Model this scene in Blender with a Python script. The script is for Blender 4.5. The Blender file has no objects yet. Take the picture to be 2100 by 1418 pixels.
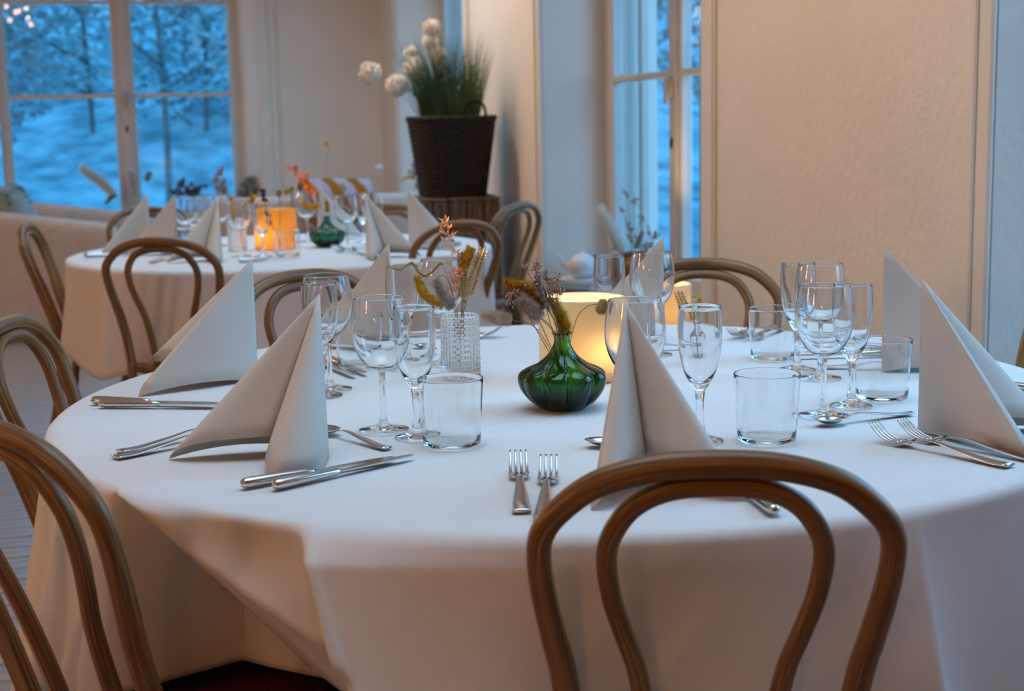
import bpy, math, random
from mathutils import Vector, Matrix
random.seed(7)
C = bpy.context.scene.collection
SC = bpy.context.scene
PI = math.pi
R = math.radians

# ------------------------------------------------------------------ camera
CAMZ, ZT = 1.16, 0.74
PITCH, ROLL, FPX = R(8.87), R(1.2), 2917.0
Fw = Vector((0, math.cos(PITCH), -math.sin(PITCH)))
U0 = Vector((0, math.sin(PITCH), math.cos(PITCH)))
R0 = Vector((1, 0, 0))
Rt = R0*math.cos(ROLL) - U0*math.sin(ROLL)
Up = U0*math.cos(ROLL) + R0*math.sin(ROLL)
CAM = Vector((0, 0, CAMZ))
cam = bpy.data.cameras.new('camera')
cam.sensor_width = 36.0
cam.lens = FPX/2100*36.0
cam.clip_start, cam.clip_end = 0.05, 400
cam.dof.use_dof = True
cam.dof.focus_distance = 2.0
cam.dof.aperture_fstop = 6.3
camo = bpy.data.objects.new('camera', cam)
C.objects.link(camo)
camo.matrix_world = Matrix(((Rt.x, Up.x, -Fw.x, 0), (Rt.y, Up.y, -Fw.y, 0), (Rt.z, Up.z, -Fw.z, CAMZ), (0, 0, 0, 1)))
SC.camera = camo

def at(px, py, Y):
    d = Fw*FPX + Rt*(px-1050) - Up*(py-709)
    return CAM + d*(Y/d.y)
def onz(px, py, z):
    d = Fw*FPX + Rt*(px-1050) - Up*(py-709)
    return CAM + d*((z-CAMZ)/d.z)

# ------------------------------------------------------------------ exposure, world, lights
vs = SC.view_settings
vs.view_transform = 'Standard'; vs.look = 'None'; vs.gamma = 1.0; vs.use_curve_mapping = False
vs.exposure = 0.22
cy = SC.cycles
cy.use_denoising = True
cy.max_bounces = 14; cy.transmission_bounces = 14; cy.transparent_max_bounces = 16
cy.diffuse_bounces = 5; cy.glossy_bounces = 6
cy.sample_clamp_indirect = 6.0
cy.caustics_reflective = False
cy.caustics_refractive = True
cy.blur_glossy = 0.3
cy.use_light_tree = True

AL = R(15.5)
u_ = Vector((-math.sin(AL), math.cos(AL), 0))      # along the window wall, away from the camera
n_ = Vector((math.cos(AL), math.sin(AL), 0))       # from the room towards the window wall
def rm(s, d, z=0.0):
    return u_*s + n_*d + Vector((0, 0, z))
ROOM_ROT = AL                                       # local x = n_, local y = u_

w = bpy.data.worlds.new('dusk_sky'); SC.world = w; w.use_nodes = True
nt = w.node_tree; nt.nodes.clear()
geo = nt.nodes.new('ShaderNodeTexCoord'); sep = nt.nodes.new('ShaderNodeSeparateXYZ')
rmp = nt.nodes.new('ShaderNodeValToRGB'); bg = nt.nodes.new('ShaderNodeBackground'); wo = nt.nodes.new('ShaderNodeOutputWorld')
nt.links.new(geo.outputs['Generated'], sep.inputs[0]); nt.links.new(sep.outputs['Z'], rmp.inputs[0])
nt.links.new(rmp.outputs[0], bg.inputs[0]); nt.links.new(bg.outputs[0], wo.inputs[0])
e = rmp.color_ramp.elements
e[0].position = 0.0; e[0].color = (1.0, 0.85, 0.62, 1)
e[1].position = 1.0; e[1].color = (0.035, 0.34, 0.82, 1)
for p_, c_ in ((0.055, (0.80, 0.90, 0.88, 1)), (0.12, (0.08, 0.48, 0.92, 1))):
    q = e.new(p_); q.color = c_
bg.inputs[1].default_value = 3.2

def area(name, loc, direction, sx, sy, color, power, spread=180):
    l = bpy.data.lights.new(name, 'AREA'); l.shape = 'RECTANGLE'; l.size = sx; l.size_y = sy
    l.color = color; l.energy = power; l.spread = R(spread)
    o = bpy.data.objects.new(name, l); C.objects.link(o); o.location = loc
    o.rotation_euler = Vector(direction).to_track_quat('-Z', 'Y').to_euler()
    return o
def point(name, loc, color, power, radius):
    l = bpy.data.lights.new(name, 'POINT'); l.color = color; l.energy = power; l.shadow_soft_size = radius
    o = bpy.data.objects.new(name, l); C.objects.link(o); o.location = loc
    return o
COOL = (0.36, 0.67, 1.0)
WARM = (1.0, 0.57, 0.27)
# daylight through the window beside the table (just right of the frame)
area('daylight_side_window', rm(1.6, 4.3, 2.7), (-n_.x, -n_.y, -0.35), 4.5, 3.0, COOL, 150)
# added cool overhead fill for the tables and far end, not room lamps
area('cool_overhead_fill', (0.10, 2.25, 2.93), (0, 0, -1), 2.2, 2.2, (0.52, 0.77, 1.0), 11, 80)
area('cool_overhead_fill', (-0.80, 5.0, 2.93), (0, 0, -1), 1.8, 1.8, (0.52, 0.77, 1.0), 9, 80)
area('cool_overhead_fill', (-0.9, 7.8, 2.93), (0, 0, -1), 1.8, 1.8, (0.62, 0.82, 1.0), 24, 140)
# warm bulb cluster behind the camera, plus added warm fill by the unseen walls
for i in range(9):
    a = i*2*PI/9*2.0
    rr_ = 0.14+0.17*((i*5) % 9)/9
    point('chandelier_bulb', Vector((-0.98+rr_*math.cos(a), -0.5+rr_*math.sin(a), 2.66+0.05*((i*4) % 7))), WARM, 0.75, 0.022)
point('warm_wall_fill', rm(0.6, -3.35, 1.6), WARM, 24, 0.12)
point('warm_wall_fill', rm(2.9, -3.35, 1.6), WARM, 30, 0.12)
point('warm_wall_fill', rm(7.6, -3.35, 1.6), WARM, 58, 0.12)
point('warm_wall_fill', rm(-2.95, -3.0, 1.6), (1.0, 0.48, 0.19), 27, 0.12)
def fill_spot(loc, aim, col, power, ang):
    l = bpy.data.lights.new('pier_fill_spot', 'SPOT'); l.color = col; l.energy = power; l.spot_size = R(ang); l.spot_blend = .8; l.shadow_soft_size = .08
    o = bpy.data.objects.new('pier_fill_spot', l); C.objects.link(o); o.location = loc
    o.rotation_euler = (Vector(aim)-Vector(loc)).to_track_quat('-Z', 'Y').to_euler()
# added spots from above, only there to brighten the two wall piers
fill_spot(rm(3.5, 0.55, 2.92), rm(3.6, 1.9, 1.25), (1.0, 0.78, 0.58), 66, 74)
fill_spot(rm(6.7, 0.55, 2.92), rm(7.0, 1.9, 1.35), (1.0, 0.72, 0.48), 75, 74)

# ------------------------------------------------------------------ mesh helpers
def mesh(name, v, f, m, parent=None, smooth=True, uv=None, kind=None):
    me = bpy.data.meshes.new(name)
    me.from_pydata([tuple(p) for p in v], [], f)
    if smooth:
        me.polygons.foreach_set('use_smooth', [True]*len(me.polygons))
    if uv is not None:
        l = me.uv_layers.new(name='UVMap')
        flat = []
        for p in me.polygons:
            for k in range(p.loop_total):
                flat.extend(uv[me.loops[p.loop_start+k].vertex_index])
        l.data.foreach_set('uv', flat)
    me.update()
    o = bpy.data.objects.new(name, me)
    if m is not None: me.materials.append(m)
    C.objects.link(o)
    if parent is not None: o.parent = parent
    if kind: o['kind'] = kind
    return o
def tag(o, label, cat, group=None):
    o['label'] = label; o['category'] = cat
    if group: o['group'] = group
    return o
def thing(name, label, cat, loc=(0, 0, 0), rotz=0.0, group=None):
    o = bpy.data.objects.new(name, None); C.objects.link(o)
    o.empty_display_size = 0.05
    o.location = loc; o.rotation_euler = (0, 0, rotz)
    return tag(o, label, cat, group)
def holder(name, loc=(0, 0, 0), rotz=0.0, kind='structure'):
    o = bpy.data.objects.new(name, None); C.objects.link(o); o.empty_display_size = 0.05
    o.location = loc; o.rotation_euler = (0, 0, rotz); o['kind'] = kind
    return o
def dup(root, loc, rotz=None, label=None, group=None, scale=None):
    r = root.copy(); C.objects.link(r); r.location = loc
    if rotz is not None: r.rotation_euler = (0, 0, rotz)
    if label: r['label'] = label
    if group: r['group'] = group
    if scale: r.scale = (scale, scale, scale)
    for ch in list(root.children):
        c = ch.copy(); C.objects.link(c); c.parent = r
        for g in list(ch.children):
            d = g.copy(); C.objects.link(d); d.parent = c
    return r
def smst(a, b, x):
    t = max(0.0, min(1.0, (x-a)/(b-a))); return t*t*(3-2*t)
class MB:
    """collects shapes for ONE mesh object"""
    def __init__(s): s.v = []; s.f = []; s.uv = []
    def add(s, v, f, uv=None):
        b = len(s.v); s.v += [Vector(p) for p in v]; s.f += [tuple(i+b for i in q) for q in f]
        s.uv += (uv if uv else [(0, 0)]*len(v))
        return s
    def box(s, c, h, M=None):
        x, y, z = c; a, b, d = h
        v = [Vector((x+i*a, y+j*b, z+k*d)) for k in (-1, 1) for j in (-1, 1) for i in (-1, 1)]
        if M is not None: v = [M @ p for p in v]
        return s.add(v, [(0, 2, 3, 1), (4, 5, 7, 6), (0, 1, 5, 4), (2, 6, 7, 3), (0, 4, 6, 2), (1, 3, 7, 5)])
    def bbox(s, c, h, bev=0.004, M=None):
        """box with chamfered edges"""
        x, y, z = c; a, b, d = h; e_ = min(bev, a*.9, b*.9, d*.9)
        v = []; idx = {}
        for i in (-1, 1):
            for j in (-1, 1):
                for k in (-1, 1):
                    for ax in range(3):
                        p = [x+i*(a-e_), y+j*(b-e_), z+k*(d-e_)]
                        p[ax] = (x+i*a, y+j*b, z+k*d)[ax]
                        idx[(i, j, k, ax)] = len(v); v.append(Vector(p))
        f = []
        for sgn in (-1, 1):
            q = [idx[(sgn, j, k, 0)] for j, k in ((-1, -1), (1, -1), (1, 1), (-1, 1))]; f.append(tuple(q if sgn > 0 else q[::-1]))
            q = [idx[(i, sgn, k, 1)] for i, k in ((-1, -1), (-1, 1), (1, 1), (1, -1))]; f.append(tuple(q if sgn > 0 else q[::-1]))
            q = [idx[(i, j, sgn, 2)] for i, j in ((-1, -1), (1, -1), (1, 1), (-1, 1))]; f.append(tuple(q if sgn > 0 else q[::-1]))
        for i in (-1, 1):
            for j in (-1, 1):
                f.append((idx[(i, j, -1, 0)], idx[(i, j, -1, 1)], idx[(i, j, 1, 1)], idx[(i, j, 1, 0)]))
                f.append((idx[(i, -1, j, 0)], idx[(i, -1, j, 2)], idx[(i, 1, j, 2)], idx[(i, 1, j, 0)]))
                f.append((idx[(-1, i, j, 1)], idx[(-1, i, j, 2)], idx[(1, i, j, 2)], idx[(1, i, j, 1)]))
                for k in (-1, 1):
                    f.append((idx[(i, j, k, 0)], idx[(i, j, k, 1)], idx[(i, j, k, 2)]))
        if M is not None: v = [M @ p for p in v]
        return s.add(v, f)
    def tube(s, path, rad, seg=10, caps=True, flat=None, closed=False):
        v, f, uv = tube(path, rad, seg, caps, flat, closed)
        return s.add(v, f, uv)
    def lathe(s, prof, seg=32, fn=None, M=None):
        v, f = lathe(prof, seg, fn)
        if M is not None: v = [M @ p for p in v]
        return s.add(v, f)
    def ell(s, c, r, M=None, seg=10, rings=6):
        v = []; f = []
        c = Vector(c)
        for i in range(rings+1):
            t = PI*i/rings
            for k in range(seg):
                p = 2*PI*k/seg
                q = Vector((r[0]*math.sin(t)*math.cos(p), r[1]*math.sin(t)*math.sin(p), r[2]*math.cos(t)))
                if M is not None: q = M @ q
                v.append(c+q)
        for i in range(rings):
            for k in range(seg):
                f.append((i*seg+k, (i+1)*seg+k, (i+1)*seg+(k+1) % seg, i*seg+(k+1) % seg))
        return s.add(v, f)
    def build(s, name, m, parent=None, smooth=True, kind=None):
        return mesh(name, s.v, s.f, m, parent, smooth, s.uv, kind)

def catmull(pts, n=6, closed=False):
    P = [Vector(p) for p in pts]
    if len(P) < 3:
        return [P[0].lerp(P[-1], i/n) for i in range(n+1)]
    out = []
    m = len(P)
    for i in range(m if closed else m-1):
        p1, p2 = P[i], P[(i+1) % m]
        p0 = P[i-1] if (i > 0 or closed) else P[0]*2-P[1]
        p3 = P[(i+2) % m] if (i+2 < m or closed) else P[-1]*2-P[-2]
        for k in range(n):
            t = k/n
            out.append(0.5*((2*p1)+(p2-p0)*t+(2*p0-5*p1+4*p2-p3)*t*t+(3*p1-p0-3*p2+p3)*t**3))
    if not closed: out.append(P[-1])
    return out
def lin(vals, n):
    """resample a list of numbers to n samples"""
    if not isinstance(vals, (list, tuple)): return [vals]*n
    o = []
    for i in range(n):
        t = i/(n-1)*(len(vals)-1); k = min(int(t), len(vals)-2); o.append(vals[k]+(vals[k+1]-vals[k])*(t-k))
    return o
def tube(path, rad, seg=10, caps=True, flat=None, closed=False):
    """swept tube. flat = (list of width/height ratio pairs, up vector) gives an oval section"""
    P = [Vector(p) for p in path]; n = len(P)
    rr = lin(rad, n)
    v = []; f = []; uv = []
    L = 0.0
    T0 = (P[1]-P[0]).normalized()
    nrm = Vector((0, 0, 1)) if flat is None else Vector(flat[1])
    if abs(T0.dot(nrm)) > .95: nrm = Vector((1, 0, 0)) if abs(T0.x) < .9 else Vector((0, 1, 0))
    for i in range(n):
        if closed: T = (P[(i+1) % n]-P[i-1])
        elif i == 0: T = P[1]-P[0]
        elif i == n-1: T = P[-1]-P[-2]
        else: T = P[i+1]-P[i-1]
        T.normalize()
        if i: L += (P[i]-P[i-1]).length
        if flat is not None: nrm = Vector(flat[1])
        nn = (nrm - T*nrm.dot(T))
        if nn.length < 1e-6: nn = T.orthogonal()
        nn.normalize(); bb = T.cross(nn)
        nrm = nn
        wv, hv = (rr[i], rr[i]) if flat is None else (rr[i], rr[i]*flat[0][i] if isinstance(flat[0], list) else rr[i]*flat[0])
        for k in range(seg):
            a = 2*PI*k/seg
            v.append(P[i]+bb*(wv*math.cos(a))+nn*(hv*math.sin(a))); uv.append((L, k/seg if k <= seg/2 else 1-k/seg))
    for i in range(n if closed else n-1):
        for k in range(seg):
            a, b = i*seg+k, i*seg+(k+1) % seg
            c, d = ((i+1) % n)*seg+(k+1) % seg, ((i+1) % n)*seg+k
            f.append((a, b, c, d))
    if caps and not closed:
        f.append(tuple(range(seg))[::-1]); f.append(tuple((n-1)*seg+k for k in range(seg)))
    return v, f, uv
def lathe(prof, seg=32, fn=None):
    """prof: list of (r, z); r==0 at an end closes it; fn(angle, r, z)->(r, z) deforms"""
    v = []; f = []; rows = []
    for r, z in prof:
        if r <= 1e-7:
            rows.append([len(v)]); v.append(Vector((0, 0, z)))
        else:
            row = []
            for k in range(seg):
                a = 2*PI*k/seg
                rr, zz = (r, z) if fn is None else fn(a, r, z)
                row.append(len(v)); v.append(Vector((rr*math.cos(a), rr*math.sin(a), zz)))
            rows.append(row)
    for A, B in zip(rows, rows[1:]):
        for k in range(seg):
            k2 = (k+1) % seg
            if len(A) == 1 and len(B) == 1: continue
            if len(A) == 1: f.append((A[0], B[k2], B[k]))
            elif len(B) == 1: f.append((A[k], A[k2], B[0]))
            else: f.append((A[k], A[k2], B[k2], B[k]))
    return v, f
def smoothprof(pts, n=5):
    return [(p.x, p.z) for p in catmull([(r, 0, z) for r, z in pts], n)]

# ------------------------------------------------------------------ materials
def mat(name, col=(.8, .8, .8), rough=.5, metal=0.0, spec=.5, trans=0.0, ior=1.45, sheen=0.0, sss=0.0):
    m = bpy.data.materials.new(name); m.use_nodes = True
    b = m.node_tree.nodes['Principled BSDF']
    b.inputs['Base Color'].default_value = (*col, 1); b.inputs['Roughness'].default_value = rough
    b.inputs['Metallic'].default_value = metal; b.inputs['Specular IOR Level'].default_value = spec
    b.inputs['Transmission Weight'].default_value = trans; b.inputs['IOR'].default_value = ior
    b.inputs['Sheen Weight'].default_value = sheen
    return m
def node(m, t, **kw):
    n = m.node_tree.nodes.new(t)
    for k, v in kw.items():
        setattr(n, k, v)
    return n
def link(m, a, b): m.node_tree.links.new(a, b)
def noise_col(m, c1, c2, scale=8.0, detail=4.0, coord='Object', stretch=(1, 1, 1), lo=.35, hi=.65, bump=0.0, bscale=None, bdist=.01, rough_var=None):
    b = m.node_tree.nodes['Principled BSDF']
    tc = node(m, 'ShaderNodeTexCoord'); mp = node(m, 'ShaderNodeMapping'); mp.inputs['Scale'].default_value = stretch
    nz = node(m, 'ShaderNodeTexNoise'); nz.inputs['Scale'].default_value = scale; nz.inputs['Detail'].default_value = detail
    rp = node(m, 'ShaderNodeValToRGB'); rp.color_ramp.elements[0].position = lo; rp.color_ramp.elements[1].position = hi
    rp.color_ramp.elements[0].color = (*c1, 1); rp.color_ramp.elements[1].color = (*c2, 1)
    link(m, tc.outputs[coord], mp.inputs[0]); link(m, mp.outputs[0], nz.inputs[0]); link(m, nz.outputs[0], rp.inputs[0])
    link(m, rp.outputs[0], b.inputs['Base Color'])
    if bump:
        n2 = nz
        if bscale:
            n2 = node(m, 'ShaderNodeTexNoise'); n2.inputs['Scale'].default_value = bscale; n2.inputs['Detail'].default_value = 4
            link(m, mp.outputs[0], n2.inputs[0])
        bp = node(m, 'ShaderNodeBump'); bp.inputs['Strength'].default_value = bump; bp.inputs['Distance'].default_value = bdist
        link(m, n2.outputs[0], bp.inputs['Height']); link(m, bp.outputs[0], b.inputs['Normal'])
    return m
M = {}
M['plaster'] = noise_col(mat('plaster', rough=.85, spec=.2), (.76, .71, .64), (.80, .75, .68), 3, bump=.5, bscale=38, bdist=.006)
M['reveal'] = noise_col(mat('reveal_paint', rough=.6), (.78, .77, .75), (.81, .80, .78), 3, bump=.2, bscale=50, bdist=.004)
M['trim'] = noise_col(mat('trim_paint', rough=.5), (.74, .70, .63), (.78, .74, .67), 5)
M['winframe'] = noise_col(mat('window_paint', rough=.4), (.56, .53, .49), (.62, .59, .55), 8)
M['ceil'] = mat('ceiling_paint', (.78, .76, .72), .9)
M['dark_wall'] = noise_col(mat('dark_unseen_wall', rough=.6), (.24, .13, .07), (.36, .21, .12), 2, stretch=(1, 1, .1))  # dark finish made up for the unseen walls to cut bounce light
M['stone'] = noise_col(mat('outer_wall_render', rough=.9), (.72, .80, .84), (.80, .87, .90), 9)
def thin_ior(m, fr, ior):
    # the fresnel node inverts the index on back faces; a thin sheet is entered from air on both sides
    ge = node(m, 'ShaderNodeNewGeometry'); mr = node(m, 'ShaderNodeMapRange')
    mr.inputs['To Min'].default_value = ior; mr.inputs['To Max'].default_value = 1/ior
    link(m, ge.outputs['Backfacing'], mr.inputs['Value']); link(m, mr.outputs[0], fr.inputs[0])
def thin_glass(name, tint=(.93, .97, .98), refl=1.0):
    m = bpy.data.materials.new(name); m.use_nodes = True; t = m.node_tree; t.nodes.clear()
    o = node(m, 'ShaderNodeOutputMaterial'); mx = node(m, 'ShaderNodeMixShader'); tr = node(m, 'ShaderNodeBsdfTransparent')
    gl = node(m, 'ShaderNodeBsdfGlossy'); fr = node(m, 'ShaderNodeFresnel')
    tr.inputs[0].default_value = (*tint, 1); gl.inputs['Roughness'].default_value = .02; fr.inputs[0].default_value = 1.5
    thin_ior(m, fr, 1.5)
    link(m, fr.outputs[0], mx.inputs[0]); link(m, tr.outputs[0], mx.inputs[1]); link(m, gl.outputs[0], mx.inputs[2]); link(m, mx.outputs[0], o.inputs[0])
    return m
M['pane'] = thin_glass('window_pane')
def glass(name, col=(1, 1, 1), rough=0.0, ior=1.47, bump=None):
    m = bpy.data.materials.new(name); m.use_nodes = True; t = m.node_tree; t.nodes.clear()
    o = node(m, 'ShaderNodeOutputMaterial'); g = node(m, 'ShaderNodeBsdfGlass')
    g.inputs['Color'].default_value = (*col, 1); g.inputs['Roughness'].default_value = rough; g.inputs['IOR'].default_value = ior
    link(m, g.outputs[0], o.inputs[0])
    return m
M['glass'] = glass('clear_glass', (.985, .99, .99))
def tinted(name, col, dens):
    m = glass(name, (1, 1, 1), 0.0, 1.5)
    v = node(m, 'ShaderNodeVolumeAbsorption'); v.inputs['Color'].default_value = (*col, 1); v.inputs['Density'].default_value = dens
    link(m, v.outputs[0], [n for n in m.node_tree.nodes if n.type == 'OUTPUT_MATERIAL'][0].inputs['Volume'])
    return m
M['greenglass'] = tinted('green_glass', (.10, .61, .16), 820)
M['tealglass'] = tinted('teal_glass', (.0, .66, .54), 800)
M['crystal'] = glass('pressed_glass', (1, 1, 1), .0, 1.45)
M['steel'] = mat('stainless_steel', (.62, .61, .60), .16, 1.0)
def napkin_mat(name, c1):
    m = mat(name, c1, .9, spec=.15)
    b = m.node_tree.nodes['Principled BSDF']
    uvn = node(m, 'ShaderNodeUVMap'); wv = node(m, 'ShaderNodeTexWave'); wv.inputs['Scale'].default_value = 270
    wv.bands_direction = 'DIAGONAL'; wv.inputs['Distortion'].default_value = .3
    bp = node(m, 'ShaderNodeBump'); bp.inputs['Strength'].default_value = .2; bp.inputs['Distance'].default_value = .0005
    link(m, uvn.outputs[0], wv.inputs[0]); link(m, wv.outputs[0], bp.inputs['Height']); link(m, bp.outputs[0], b.inputs['Normal'])
    return m
M['napkin'] = napkin_mat('napkin_paper', (.66, .63, .58))
M['cloth'] = noise_col(mat('tablecloth', rough=.9, spec=.15), (.775, .755, .745), (.80, .78, .77), 60, 6, bump=.2, bscale=260, bdist=.0008)
def wood_uv(name, dark, mid, light, su=7.0, sv=26.0, rough=.38, wear=.62):
    m = mat(name, mid, rough)
    b = m.node_tree.nodes['Principled BSDF']
    uvn = node(m, 'ShaderNodeUVMap'); mp = node(m, 'ShaderNodeMapping'); mp.inputs['Scale'].default_value = (su, sv, 1)
    oi = node(m, 'ShaderNodeObjectInfo'); cb = node(m, 'ShaderNodeCombineXYZ'); ml = node(m, 'ShaderNodeMath', operation='MULTIPLY'); ml.inputs[1].default_value = 37.0
    link(m, oi.outputs['Random'], ml.inputs[0]); link(m, ml.outputs[0], cb.inputs[2]); link(m, cb.outputs[0], mp.inputs['Location'])
    n1 = node(m, 'ShaderNodeTexNoise'); n1.inputs['Scale'].default_value = 1.0; n1.inputs['Detail'].default_value = 5; n1.inputs['Roughness'].default_value = .65
    n2 = node(m, 'ShaderNodeTexNoise'); n2.inputs['Scale'].default_value = .35; n2.inputs['Detail'].default_value = 2
    r1 = node(m, 'ShaderNodeValToRGB'); el = r1.color_ramp.elements
    el[0].position = .32; el[0].color = (*dark, 1); el[1].position = .72; el[1].color = (*light, 1)
    q = el.new(.5); q.color = (*mid, 1)
    mx = node(m, 'ShaderNodeMix', data_type='RGBA'); r2 = node(m, 'ShaderNodeValToRGB')
    r2.color_ramp.elements[0].position = wear-.06; r2.color_ramp.elements[1].position = wear+.12
    link(m, uvn.outputs[0], mp.inputs[0]); link(m, mp.outputs[0], n1.inputs[0]); link(m, mp.outputs[0], n2.inputs[0])
    link(m, n1.outputs[0], r1.inputs[0]); link(m, n2.outputs[0], r2.inputs[0]); link(m, r2.outputs[0], mx.inputs['Factor'])
    link(m, r1.outputs[0], mx.inputs['A']); mx.inputs['B'].default_value = (light[0]*1.25, light[1]*1.35, light[2]*1.6, 1)
    link(m, mx.outputs['Result'], b.inputs['Base Color'])
    bp = node(m, 'ShaderNodeBump'); bp.inputs['Strength'].default_value = .25; bp.inputs['Distance'].default_value = .001
    link(m, n1.outputs[0], bp.inputs['Height']); link(m, bp.outputs[0], b.inputs['Normal'])
    return m
M['chairwood'] = wood_uv('bentwood_oak', (.095, .040, .013), (.22, .105, .036), (.38, .225, .10), rough=.30)
M['cratewood'] = noise_col(mat('crate_wood', rough=.8), (.05, .03, .018), (.24, .15, .09), 6, stretch=(14, 14, 1.2), bump=.4, bdist=.003)
M['seat'] = noise_col(mat('burgundy_weave', rough=.9, spec=.1), (.045, .008, .006), (.12, .022, .015), 320, 2, bump=.5, bdist=.002)
M['floor'] = noise_col(mat('whitewashed_plank', rough=.32), (.22, .19, .17), (.40, .37, .34), 3, 6, stretch=(1.5, 22, 4), bump=.25, bdist=.002)
M['floorgap'] = mat('floor_base', (.07, .06, .05), .9)
M['wicker'] = noise_col(mat('dark_wicker', rough=.65), (.008, .004, .003), (.032, .016, .010), 40)
M['grass'] = noise_col(mat('grass_blade', rough=.6), (.03, .075, .022), (.11, .19, .065), 5)
M['white_petal'] = mat('white_petal', (.93, .90, .83), .8)
M['stem_green'] = mat('green_stem', (.12, .18, .06), .7)
M['sofa'] = noise_col(mat('sofa_fabric', rough=.95, spec=.1), (.50, .44, .40), (.56, .50, .46), 30, bump=.2, bscale=200, bdist=.002)
M['cushion'] = noise_col(mat('grey_blue_fur', rough=1.0, spec=.05, sheen=.4), (.17, .32, .38), (.34, .52, .60), 14, 5, bump=.6, bdist=.01)
M['amber'] = noise_col(mat('amber_vase', rough=.3), (.16, .06, .01), (.34, .15, .03), 9)
M['ceramic'] = noise_col(mat('pale_stoneware', rough=.35), (.66, .58, .56), (.80, .74, .72), 30)
M['paper'] = mat('book_paper', (.80, .77, .70), .9)
M['book_red'] = mat('book_cover_maroon', (.30, .12, .12), .6)
M['book_blue'] = mat('book_cover_blue', (.28, .48, .60), .6)
M['book_pale'] = mat('book_cover_pale', (.68, .72, .74), .6)
M['mustard'] = noise_col(mat('mustard_bristle', rough=.9), (.60, .34, .02), (.84, .54, .06), 120)
M['ochre'] = noise_col(mat('ochre_bristle', rough=.9), (.46, .19, .015), (.70, .34, .03), 120)
M['bunny'] = noise_col(mat('beige_bunny_tail', rough=1.0), (.66, .54, .40), (.84, .74, .60), 90)
M['bunny_grey'] = noise_col(mat('taupe_bunny_tail', rough=1.0), (.38, .30, .24), (.58, .49, .41), 90)
M['wheat'] = noise_col(mat('wheat_ear', rough=.7), (.46, .30, .11), (.64, .46, .22), 120)
M['oat'] = noise_col(mat('coral_oat', rough=.7), (.85, .32, .14), (.95, .55, .32), 90)
M['orange'] = mat('orange_oat', (.85, .25, .04), .7)
M['statice'] = noise_col(mat('dusty_pink_flower', rough=.9), (.34, .19, .15), (.62, .44, .37), 200)
M['lavender'] = noise_col(mat('lavender_flower', rough=.9), (.11, .095, .12), (.24, .21, .26), 200)
M['straw'] = mat('straw_stem', (.34, .22, .10), .8)
M['olive'] = mat('olive_leaf', (.34, .25, .03), .7)
M['pampas'] = noise_col(mat('pampas_plume', rough=1.0), (.84, .80, .72), (.93, .90, .83), 60)
M['leaf_pale'] = mat('pale_dried_flower', (.46, .44, .36), .9)
M['darkstem'] = mat('dark_dried_flower', (.10, .07, .07), .9)
M['wax'] = mat('candle_wax', (.9, .8, .62), .6)
def fluff(m, k=.45):
    # thin plumes and petals let light through
    t = m.node_tree; b = t.nodes['Principled BSDF']; o = [n for n in t.nodes if n.type == 'OUTPUT_MATERIAL'][0]
    tr = node(m, 'ShaderNodeBsdfTranslucent'); mx = node(m, 'ShaderNodeMixShader'); mx.inputs[0].default_value = k
    if b.inputs['Base Color'].is_linked: link(m, b.inputs['Base Color'].links[0].from_socket, tr.inputs[0])
    else: tr.inputs[0].default_value = b.inputs['Base Color'].default_value
    link(m, b.outputs[0], mx.inputs[1]); link(m, tr.outputs[0], mx.inputs[2]); link(m, mx.outputs[0], o.inputs[0])
for k_ in ('pampas', 'bunny', 'orange', 'leaf_pale'): fluff(M[k_])
M['lake'] = noise_col(mat('frosted_meadow', rough=1.0, spec=0), (.17, .25, .27), (.50, .56, .57), 1.1, 9)
M['bark'] = noise_col(mat('tree_bark', rough=1.0, spec=0), (.10, .13, .13), (.18, .21, .21), 4)
M['leafout'] = noise_col(mat('dusk_foliage', rough=1.0, spec=0), (.14, .24, .26), (.27, .37, .38), .5)
M['brass'] = mat('window_hardware', (.62, .58, .52), .4, .2)
M['dark'] = mat('black_metal', (.03, .03, .03), .5)
M['ground'] = mat('soil', (.1, .1, .1), .9)
def lampglass(name, col, tint):
    m = bpy.data.materials.new(name); m.use_nodes = True; t = m.node_tree; t.nodes.clear()
    o = node(m, 'ShaderNodeOutputMaterial'); a1 = node(m, 'ShaderNodeMixShader'); a2 = node(m, 'ShaderNodeMixShader')
    d = node(m, 'ShaderNodeBsdfDiffuse'); tr = node(m, 'ShaderNodeBsdfTranslucent'); g = node(m, 'ShaderNodeBsdfGlossy'); fr = node(m, 'ShaderNodeFresnel')
    d.inputs[0].default_value = (*col, 1); tr.inputs[0].default_value = (*tint, 1); g.inputs['Roughness'].default_value = .12; fr.inputs[0].default_value = 1.45
    a1.inputs[0].default_value = .78
    thin_ior(m, fr, 1.45)
    link(m, d.outputs[0], a1.inputs[1]); link(m, tr.outputs[0], a1.inputs[2])
    link(m, fr.outputs[0], a2.inputs[0]); link(m, a1.outputs[0], a2.inputs[1]); link(m, g.outputs[0], a2.inputs[2]); link(m, a2.outputs[0], o.inputs[0])
    return m
M['lampglass'] = lampglass('frosted_lantern_glass', (.86, .74, .56), (.95, .80, .55))
M['lampamber'] = lampglass('amber_lantern_glass', (.75, .48, .14), (.95, .66, .20))
def emit(name, col, k):
    m = bpy.data.materials.new(name); m.use_nodes = True; t = m.node_tree; t.nodes.clear()
    o = node(m, 'ShaderNodeOutputMaterial'); em = node(m, 'ShaderNodeEmission'); em.inputs[0].default_value = (*col, 1); em.inputs[1].default_value = k
    link(m, em.outputs[0], o.inputs[0]); return m
M['flame'] = emit('candle_flame', (1, .62, .22), 30)
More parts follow.
